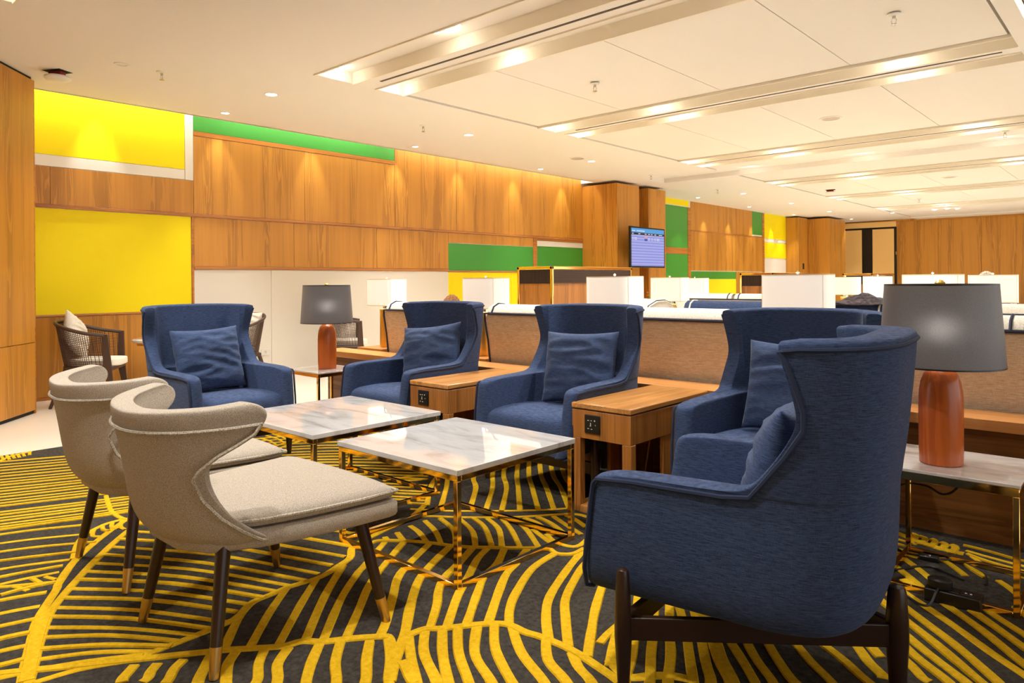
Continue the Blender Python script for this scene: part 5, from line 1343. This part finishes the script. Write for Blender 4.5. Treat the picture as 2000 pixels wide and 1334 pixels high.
# ---------------------------------------------------------------- club sofas
def make_sofa(name, wd, fab, pipe, outer=None, cat='sofa', seats_n=1):
    outer = outer or fab
    t = thing(name, '', cat); h = wd/2
    # back stands at -Y, seat opens to +Y; the outer back flares upward
    b = MB(); prof = [(-.40, .10, .88), (-.41, .50, .90), (-.42, .72, .95), (-.425, .86, 1.0), (-.415, .905, 1.0)]
    rings = []
    for y, z, k in prof: rings.append([(-h*k, y, z), (h*k, y, z), (h*k, y+.10, z), (-h*k, y+.10, z)])
    b.loft(rings).build('back_panel', outer, t, bevel=.008)
    for k in range(seats_n):
        a0, a1 = -h+wd*k/seats_n+.01, -h+wd*(k+1)/seats_n-.01
        r = []
        for y, z in [(-.425, .908), (-.40, .955), (-.35, .978), (-.28, .972), (-.21, .93), (-.19, .80), (-.16, .45), (-.30, .45), (-.33, .85)]:
            r.append((y, z))
        mb = MB().loft([[(a0+.03, -.31+(y+.31)*.9, .72+(z-.72)*.93) for y, z in r], [(a0, y, z) for y, z in r], [(a1, y, z) for y, z in r], [(a1-.03, -.31+(y+.31)*.9, .72+(z-.72)*.93) for y, z in r]])
        mb.build('back_cushion', fab, t, bevel=.012)
        for ax in (a0+.06, a1-.06):
            MB().tube([(ax, y-.002, z+.002) for y, z in r[:6]], .007, 6).build('cushion_piping', pipe, t, smooth=True)
        box('seat_cushion', fab, a0+.07, a1-.07, -.2, .36, .30, .45, t, bevel=.03, seg=3)
    MB().tube([(-h*.88, -.405, .10), (-h*.9, -.415, .50), (-h*.94, -.42, .70), (-h*1.0, -.428, .86), (-h*1.0, -.428, .908), (h*1.0, -.428, .908), (h*1.0, -.428, .86), (h*.94, -.42, .70), (h*.9, -.415, .50), (h*.88, -.405, .10)], .008, 6).build('piping', pipe, t, smooth=True)
    for s in (-1, 1):
        r = [(-.32, .10), (-.32, .86), (-.20, .84), (-.05, .70), (.10, .62), (.36, .60), (.38, .57), (.38, .10)]
        xa, xb = sorted((s*(h-.005), s*(h-.115)))
        MB().loft([[(xa, y, z) for y, z in r], [(xb, y, z) for y, z in r]]).build('armrest', fab, t, bevel=.02, seg=3)
        MB().tube([(s*(h-.002), y, z) for y, z in r[1:7]], .006, 6).build('arm_piping', pipe, t, smooth=True)
    box('seat_base', outer, -h+.1, h-.1, -.33, .35, .10, .30, t, bevel=.01)
    for x in (-h+.1, h-.1):
        for y in (-.33, .3): MB().rod((x, y, .1), (x, y, 0), .02, .014, 10).build('leg', 'dark_wood', t)
    return t
ch = make_sofa('club_chair', .90, 'cream', 'navy_trim', 'tan', 'armchair')
back_row = [(-4.62, 'tan backed club chair with cream top at the left end of the console'), (-3.38, 'tan backed club chair with cream top behind the first outlet table')]
ch.location = (back_row[0][0], 4.34, 0); ch['label'] = back_row[0][1]; ch['group'] = 'tan backed club seats along the console'
dup(ch, (back_row[1][0], 4.34, 0), 0, back_row[1][1])
s3 = make_sofa('club_chair', .88, 'cream', 'navy_trim', 'tan', 'armchair'); s3.location = (-2.16, 4.34, 0); s3['label'] = 'tan backed club chair with cream top behind the second outlet table'; s3['group'] = 'tan backed club seats along the console'
s4 = make_sofa('club_sofa', 1.72, 'cream', 'navy_trim', 'tan', 'sofa', 2); s4.location = (-.44, 4.34, 0); s4['label'] = 'tan backed two seat sofa behind the right charcoal lamp'; s4['group'] = 'tan backed club seats along the console'
b1 = make_sofa('navy_sofa', 1.60, 'blue', 'white_trim', None, 'sofa'); b1.location = (-2.20, 5.86, 0); b1['label'] = 'navy sofa with white piping behind the half hidden wing chair'; b1['group'] = 'navy sofas with white piping'
dup(b1, (-1.75, 7.10, 0), PI/2, 'navy sofa with white piping end on, farther back left of the right charcoal shade')
c1 = make_sofa('cream_sofa', 1.6, 'cream', 'navy_trim', None, 'sofa', 2); c1.location = (-3.95, 8.85, 0); c1['label'] = 'cream sofa with navy piping behind the navy sofa'; c1['group'] = 'cream seats with navy piping'
dup(c1, (-.12, 6.1, 0), 0, 'cream sofa with navy piping at the right edge behind the charcoal shade')
g1 = make_sofa('cream_chair', .9, 'cream', 'navy_trim', None, 'armchair'); g1.location = (-3.66, 5.42, 0); g1.rotation_euler = (0, 0, PI*.75); g1['label'] = 'cream armchair with navy piping turned corner on, left of the navy sofa'; g1['group'] = 'cream seats with navy piping'
dup(g1, (-2.9, 11.3, 0), PI, 'cream armchair with navy piping far back before the double door')
dup(g1, (-1.6, 8.9, 0), PI, 'cream armchair with navy piping facing forward at the far right')

# ---------------------------------------------------------------- partition cabinets with brass frames
def cabinet(loc, wx, ly, h, label, rz=0):
    t = thing('partition_cabinet', label, 'cabinet', loc, rz, 'teak partition cabinets')
    box('body', 'table_wood_v', .02, wx-.02, .02, ly-.02, .05, h-.03, t)
    f = .035
    for x in (0, wx-f):
        for y in (0, ly-f): box('corner_post', 'gold', x, x+f, y, y+f, 0, h, t, bevel=.008)
    for y in (0, ly-f): box('top_rail', 'gold', 0, wx, y, y+f, h-f, h, t, bevel=.006)
    for x in (0, wx-f): box('top_rail', 'gold', x, x+f, 0, ly, h-f, h, t, bevel=.006)
    box('top_board', 'gold_soft', f, wx-f, f, ly-f, h-.03, h-.01, t)
    zt = h-f-.005; zb = zt-.15
    g = MB()                                              # front grille of square mesh, side grille of thin slats
    n = 22
    for i in range(n+1): x = f+(wx-2*f)*i/n; g.box(x-.003, x+.003, .006, .014, zb, zt)
    for i in range(9): z = zb+(zt-zb)*i/8; g.box(f, wx-f, .008, .016, z-.003, z+.003)
    o = g.build('mesh_grille', 'mesh_dark', t); o['kind'] = 'stuff'
    box('grille_backing', 'dark', f, wx-f, .0165, .0195, zb, zt, t)
    for i in range(9):
        z = zb+(zt-zb)*(i+.5)/9
        box('slat', 'mesh_dark', wx-.018, wx-.006, f, ly-f, z-.006, z+.006, t)
    box('grille_backing', 'dark', wx-.0195, wx-.0185, f, ly-f, zb, zt, t)
    return t
cabinet((-5.50, 6.15, 0), .52, 1.62, 1.315, 'tall teak cabinet with brass edges and dark mesh, before the screen pier')
cabinet((-4.65, 10.16, 0), .52, 1.3, 1.25, 'teak cabinet with brass edges behind the largest lit lamp')
cabinet((-4.34, 13.8, 0), .52, 1.36, 1.25, 'teak cabinet with brass edges in front of the pale double door')

# ---------------------------------------------------------------- flight screen
tv = thing('wall_screen', 'black framed flight information screen on the teak pier', 'screen', (-7.08, 11.59, 1.76))
box('screen_housing', 'black', -.045, 0, -.60, .60, -.375, .375, tv, bevel=.006)
MB().rod((-.3, .35, 0), (-.04, .35, 0), .03, n=12).build('wall_bracket', 'black', tv)
SCOL = dict(top=emit('screen_header', (.10, .45, .95, 1), 0.495, lin(20, 20, 20)), bar=emit('screen_bar', (.01, .015, .06, 1), 0.275, lin(10, 10, 10)), a=emit('screen_row_light', (.50, .52, 1.0, 1), 0.522, lin(20, 20, 20)), b=emit('screen_row_dark', (.30, .34, .88, 1), 0.522, lin(20, 20, 20)), w=emit('screen_text', (.9, .92, 1, 1), 0.550, lin(20, 20, 20)), r=emit('screen_mark', (.9, .45, .5, 1), 0.495, lin(20, 20, 20)), n=emit('screen_box', (.08, .1, .5, 1), 0.440, lin(20, 20, 20)))
px = .001
def srect(name, key, y0, y1, z0, z1, lift=0): box(name, SCOL[key], 0, px+lift, y0, y1, z0, z1, tv)
srect('header_bar', 'top', -.57, .57, .265, .345); srect('column_bar', 'bar', -.57, .57, .225, .265)
nrow = 22; zz = .225; hh = (.225+.345)/nrow
for i in range(nrow): srect('table_row', 'b' if i % 2 else 'a', -.57, .57, zz-hh*(i+1), zz-hh*i)
for y0, y1 in ((-.55, -.50), (-.34, -.27), (-.12, -.06), (.0, .06), (.10, .15), (.22, .28), (.38, .50)): srect('heading_text', 'w', y0, y1, .238, .252, .001)
for y0, y1 in ((-.55, -.44), (-.40, -.12)): srect('title_text', 'w', y0, y1, .29, .305, .001)
for z in (.165, .135):
    for y0, y1 in ((-.54, -.50), (-.47, -.39), (.0, .05), (.12, .15), (.22, .26), (.30, .40)): srect('flight_text', 'w', y0, y1, z, z+.011, .001)
srect('gate_mark', 'r', -.13, -.03, .175, .212, .001); srect('gate_box', 'n', -.13, -.03, .118, .16, .001)

# ---------------------------------------------------------------- cane armchairs and round table by the wall
def make_cane():
    t = thing('cane_chair', '', 'armchair')
    # facing -Y: U shaped cane band between top rail and seat
    def u(z, W, yb, yf, n=18):
        r = []
        for i in range(n+1):
            a = -PI/2+PI*i/n; s_ = abs(math.sin(a))
            r.append((W*math.copysign(min(1, s_**.55), math.sin(a)), yf+(yb-yf)*max(0, math.cos(a))**.62, z))
        return r
    top = u(0, .285, .29, -.17); zt = [.80-.13*(abs(i-9)/9)**1.6 for i in range(19)]
    top = [Vector((p[0], p[1], zt[i])) for i, p in enumerate(top)]
    bot = [Vector(p) for p in u(.37, .235, .22, -.19)]
    MB().tube(top, .017, 8).build('top_rail', 'cane_wood', t, smooth=True); MB().tube(bot, .015, 8).build('seat_rail', 'cane_wood', t, smooth=True)
    W = MB()
    def at(i, f):
        k = min(int(i), 17); q = i-k; a = top[k].lerp(top[k+1], q); b = bot[k].lerp(bot[k+1], q); return b.lerp(a, f)
    nv, nh = 76, 20
    for i in range(nv+1):
        s = 18*i/nv
        W.tube([at(s, 0), at(s, .5), at(s, 1)], .0032, 4)
    for j in range(1, nh): W.tube([at(18*i/36, j/nh) for i in range(37)], .0032, 4)
    o = W.build('cane_weave', 'cane_wood', t); o['kind'] = 'stuff'
    for s in (0, -1):
        a, b = top[s], bot[s]
        sx = 1 if a.x > 0 else -1
        MB().loft([[(a.x-sx*.012, a.y-.03, a.z+.012), (a.x+sx*.012, a.y-.03, a.z+.012), (a.x+sx*.012, a.y+.02, a.z+.012), (a.x-sx*.012, a.y+.02, a.z+.012)], [(b.x-sx*.014, b.y-.03, b.z), (b.x+sx*.014, b.y-.03, b.z), (b.x+sx*.014, b.y+.04, b.z), (b.x-sx*.014, b.y+.04, b.z)], [(b.x+sx*.0, b.y-.06, 0), (b.x+sx*.022, b.y-.06, 0), (b.x+sx*.022, b.y-.03, 0), (b.x+sx*.0, b.y-.03, 0)]]).build('front_post', 'cane_wood', t, bevel=.003)
    for sx in (-1, 1): MB().rod((sx*.17, .18, .36), (sx*.22, .30, 0), .024, .014, 8).build('rear_leg', 'cane_wood', t, smooth=True)
    box('seat_frame', 'cane_wood', -.22, .22, -.23, .18, .335, .375, t, bevel=.01)
    n = 28; sq = lambda v, e: math.copysign(abs(v)**e, v)
    ring = lambda k, z: [(.225*k*sq(math.cos(2*PI*j/n), .6), -.045+.235*k*sq(math.sin(2*PI*j/n), .6), z) for j in range(n)]
    MB().loft([ring(.96, .376), ring(1, .385), ring(1.0, .425), ring(.98, .437), ring(.6, .446), ring(.1, .448)]).build('seat_cushion', 'cream', t, smooth=True)
    return t
wcz = make_cane(); canes = [((-7.62, 2.40), 147, 'dark cane armchair with cream seat before the yellow panel'), ((-7.62, 3.82), 14, 'dark cane armchair seen past the left wing chair, by the white panel'), ((-7.56, 5.22), 147, 'dark cane armchair behind the left charcoal lamp')]
for i, (p, a, lb) in enumerate(canes):
    q = wcz if i == 0 else dup(wcz); q.location = (p[0], p[1], 0); q.rotation_euler = (0, 0, math.radians(a)); q['label'] = lb; q['group'] = 'dark cane armchairs'
    if i < 2:
        o = weld(puff(.40, .38, .13, 20+i).build('throw_cushion', 'cream')); o.matrix_world = Matrix.Translation((p[0], p[1], 0)) @ Matrix.Rotation(math.radians(a), 4, 'Z') @ Matrix.Translation((.02, .15, .645+.015*(1-i))) @ Matrix.Rotation(-.22, 4, 'X') @ Matrix.Rotation(.5 if i == 0 else .05, 4, 'Y')
        tag(o, ('cream cushion tipped on the cane chair before the yellow panel', 'cream cushion upright on the cane chair by the white panel')[i], 'cushion', 'cream cushions on the cane chairs')
rt = thing('round_table', 'small round white topped table between the cane chairs', 'side table', (-7.72, 3.08, 0))
MB().lathe([(.24, .545), (.27, .55), (.285, .562), (.285, .575), (.27, .585), (.001, .586)], 40).build('table_top', 'marble', rt, smooth=True)
MB().lathe([(.235, .52), (.235, .545)], 32).build('brass_ring', 'gold_soft', rt, smooth=True); MB().lathe([(.03, .02), (.03, .52)], 20).build('stem', 'dark_wood', rt, smooth=True); MB().lathe([(.19, 0), (.19, .012), (.04, .025)], 32).build('foot', 'dark_wood', rt, smooth=True)
so = thing('wall_socket', 'white wall socket low on the white panel', 'socket', (XW+.0085, 4.50, .30))
box('plate', 'white_plastic', 0, .010, -.06, .06, -.04, .04, so, bevel=.003); MB().tube([(.0105, -.018, .0), (.0105, -.009, .014), (.0105, .004, .012), (.0105, .004, -.012), (.0105, -.009, -.014)], .003, 6).build('socket_mark', 'grey_grille', so)

# ---------------------------------------------------------------- people, jacket, flowers
def cloth_skin(name, skin_z, cloth):
    t = NT(name); tc = t.n('ShaderNodeTexCoord'); sp_ = t.n('ShaderNodeSeparateXYZ'); t.l(tc.outputs['Object'], sp_.inputs[0])
    g = t.n('ShaderNodeMath', operation='GREATER_THAN'); g.inputs[1].default_value = skin_z; t.l(sp_.outputs['Z'], g.inputs[0])
    ab = t.n('ShaderNodeMath', operation='ABSOLUTE'); t.l(sp_.outputs['Z'], ab.inputs[0])
    t.l(t.mix(cloth, lin(214, 160, 128), g.outputs[0], 'MIX'), t.b.inputs['Base Color']); t.set(Roughness=.75); return t.m
def make_person(name, label, loc, rz, cloth, hair, hair_h=0):
    # seated figure facing +Y, hips at the origin at seat height
    V = [(0, 0, 0), (0, -.03, .22), (0, -.05, .42), (0, -.03, .53), (0, 0, .60), (0, .02, .70), (-.17, -.05, .42), (-.22, .05, .22), (-.16, .26, .20), (-.12, .34, .20), (.17, -.05, .42), (.22, .05, .22), (.16, .26, .20), (.12, .34, .20), (-.10, .02, -.01), (-.13, .42, .02), (-.13, .46, -.36), (-.13, .57, -.41), (.10, .02, -.01), (.13, .42, .02), (.13, .46, -.36), (.13, .57, -.41)]
    E = [(0, 1), (1, 2), (2, 3), (3, 4), (4, 5), (2, 6), (6, 7), (7, 8), (8, 9), (2, 10), (10, 11), (11, 12), (12, 13), (0, 14), (14, 15), (15, 16), (16, 17), (0, 18), (18, 19), (19, 20), (20, 21)]
    Rr = [.15, .14, .15, .055, .085, .085, .07, .05, .04, .035, .07, .05, .04, .035, .095, .075, .05, .045, .095, .075, .05, .045]
    for s in (-1, 1):                                     # five fingers on each hand
        w0 = 9 if s < 0 else 13
        for f, (dx, ln) in enumerate(((-.03, .065), (-.012, .08), (.006, .082), (.022, .07), (.045, .05))):
            V.append((s*.12+dx*s*.9, .37 if f < 4 else .345, .20)); V.append((s*.12+dx*s, .37+ln*.7, .185)); n = len(V); E += [(w0, n-2), (n-2, n-1)]; Rr += [.011, .009]
    me = bpy.data.meshes.new(name); me.from_pydata(V, E, []); o = bpy.data.objects.new(name, me); C.objects.link(o)
    sk = o.modifiers.new('skin', 'SKIN'); o.modifiers.new('sub', 'SUBSURF').levels = 1
    for i, sv in enumerate(me.skin_vertices[0].data): sv.radius = (Rr[i], Rr[i]); sv.use_root = (i == 0)
    me.materials.append(cloth_skin(name+'_cloth', .50, cloth)); o.location = loc; o.rotation_euler = (0, 0, rz); tag(o, label, 'person')
    sk.use_smooth_shade = True
    ha = MB(); n = 20; rings = []
    for k in range(9):
        a = -0.15+(PI/2+.15)*k/8; rings.append([(.094*math.cos(a)*math.cos(2*PI*j/n), -.012+.108*math.cos(a)*math.sin(2*PI*j/n), .675+.125*math.sin(a)+.006*math.sin(j*2.3+k)) for j in range(n)])
    rings[-1] = [(0.004*math.cos(2*PI*j/n), -.012+.004*math.sin(2*PI*j/n), .805) for j in range(n)]
    ha.loft(rings).build('hair', hair, o, smooth=True)
    ear = MB()
    for s in (-1, 1): MB().lathe([(.001, -.01), (.02, -.008), (.022, 0), (.014, .008), (.001, .01)], 10).build('ear', 'skin', o, smooth=True).matrix_local = Matrix.Translation((s*.088, .005, .665)) @ Matrix.Rotation(PI/2, 4, 'Y')
    nz = MB().loft([[(-.012, .098, .67), (.012, .098, .67), (.012, .1, .65), (-.012, .1, .65)], [(-.002, .125, .655), (.002, .125, .655), (.003, .122, .648), (-.003, .122, .648)]]).build('nose', 'skin', o, bevel=.003)
    for s in (-1, 1): MB().lathe([(.001, -.01), (.009, -.005), (.011, 0), (.009, .006), (.001, .01)], 10).build('eye', 'white_plastic', o, smooth=True).location = (s*.032, .088, .685)
    MB().box(-.022, .022, .094, .1, .618, .626).build('mouth', 'red', o, bevel=.002)
    return o
hair_brown = fabric('brown_hair', lin(92, 60, 36), lin(160, 112, 70), 60); hair_grey = fabric('grey_blond_hair', lin(150, 128, 96), lin(235, 226, 210), 40)
p1 = make_person('person', 'seated person with brown hair, low in the first club chair', (-4.74, 4.43, .36), 0, lin(120, 120, 132), hair_brown); p1.scale = (.84, .84, .84)
make_person('person', 'seated person with streaked grey blond hair at the far right', (-1.36, 8.88, .42), PI, lin(90, 92, 110), hair_grey)
# dark jacket thrown over the navy sofa
jm = MB(); n = 16; vs = []; fs = []
for j in range(n+1):
    for i in range(n+1):
        u, v = i/n-.5, j/n-.5; r = math.hypot(u, v)
        vs.append((u*.44, v*.34, max(-.02, .13*math.exp(-9*r*r)+.05*noise.noise(Vector((u*7, v*7, 3)))-.02)))
for j in range(n):
    for i in range(n): a = j*(n+1)+i; fs.append((a, a+1, a+n+2, a+n+1))
jm.add(vs, fs); jk = jm.build('jacket', fabric('dark_jacket', lin(40, 34, 36), lin(86, 76, 78), 30, bump=.6), smooth=True); so_ = jk.modifiers.new('solid', 'SOLIDIFY'); so_.thickness = .012; jk.scale = (1, 1, .55); jk.location = (-1.60, 5.54, .975); jk.rotation_euler = (0, 0, .4)
tag(jk, 'crumpled dark jacket thrown over the sofa behind the half hidden wing chair', 'jacket')
fv = thing('flower_vase', 'vase of red and orange flowers behind the third lit lamp', 'flowers', (-4.75, 7.85, .80)); 
vt = thing('flower_table', 'teak stand under the red flowers', 'side table', (-4.75, 7.85, 0)); box('table_top', 'console_wood', -.15, .15, -.15, .15, .775, .80, vt, bevel=.003); box('body', 'console_front', -.12, .12, -.12, .12, 0, .775, vt)
MB().lathe([(.035, 0), (.05, .03), (.045, .08), (.03, .11), (.035, .12)], 20, cap=False).build('vase', 'white_plastic', fv, smooth=True)
orange = plain('orange_petal', lin(232, 100, 40), .6); redp = plain('red_petal', lin(205, 40, 36), .6)
for k in range(7):
    a = k*.9; r = .02+.05*(k % 3)/2; z = .15+.04*(k % 4); x, y = r*math.cos(a), r*math.sin(a)
    st = MB().rod((0, 0, .08), (x, y, z), .003, n=6).build('stem', 'green', fv)
    fl_ = MB()
    for q in range(6):
        b = q*PI/3; fl_.add([(x, y, z), (x+.022*math.cos(b-.4), y+.022*math.sin(b-.4), z+.012), (x+.036*math.cos(b), y+.036*math.sin(b), z+.018), (x+.022*math.cos(b+.4), y+.022*math.sin(b+.4), z+.012)], [(0, 1, 2, 3)])
    fl_.build('blossom', orange if k % 2 else redp, fv)
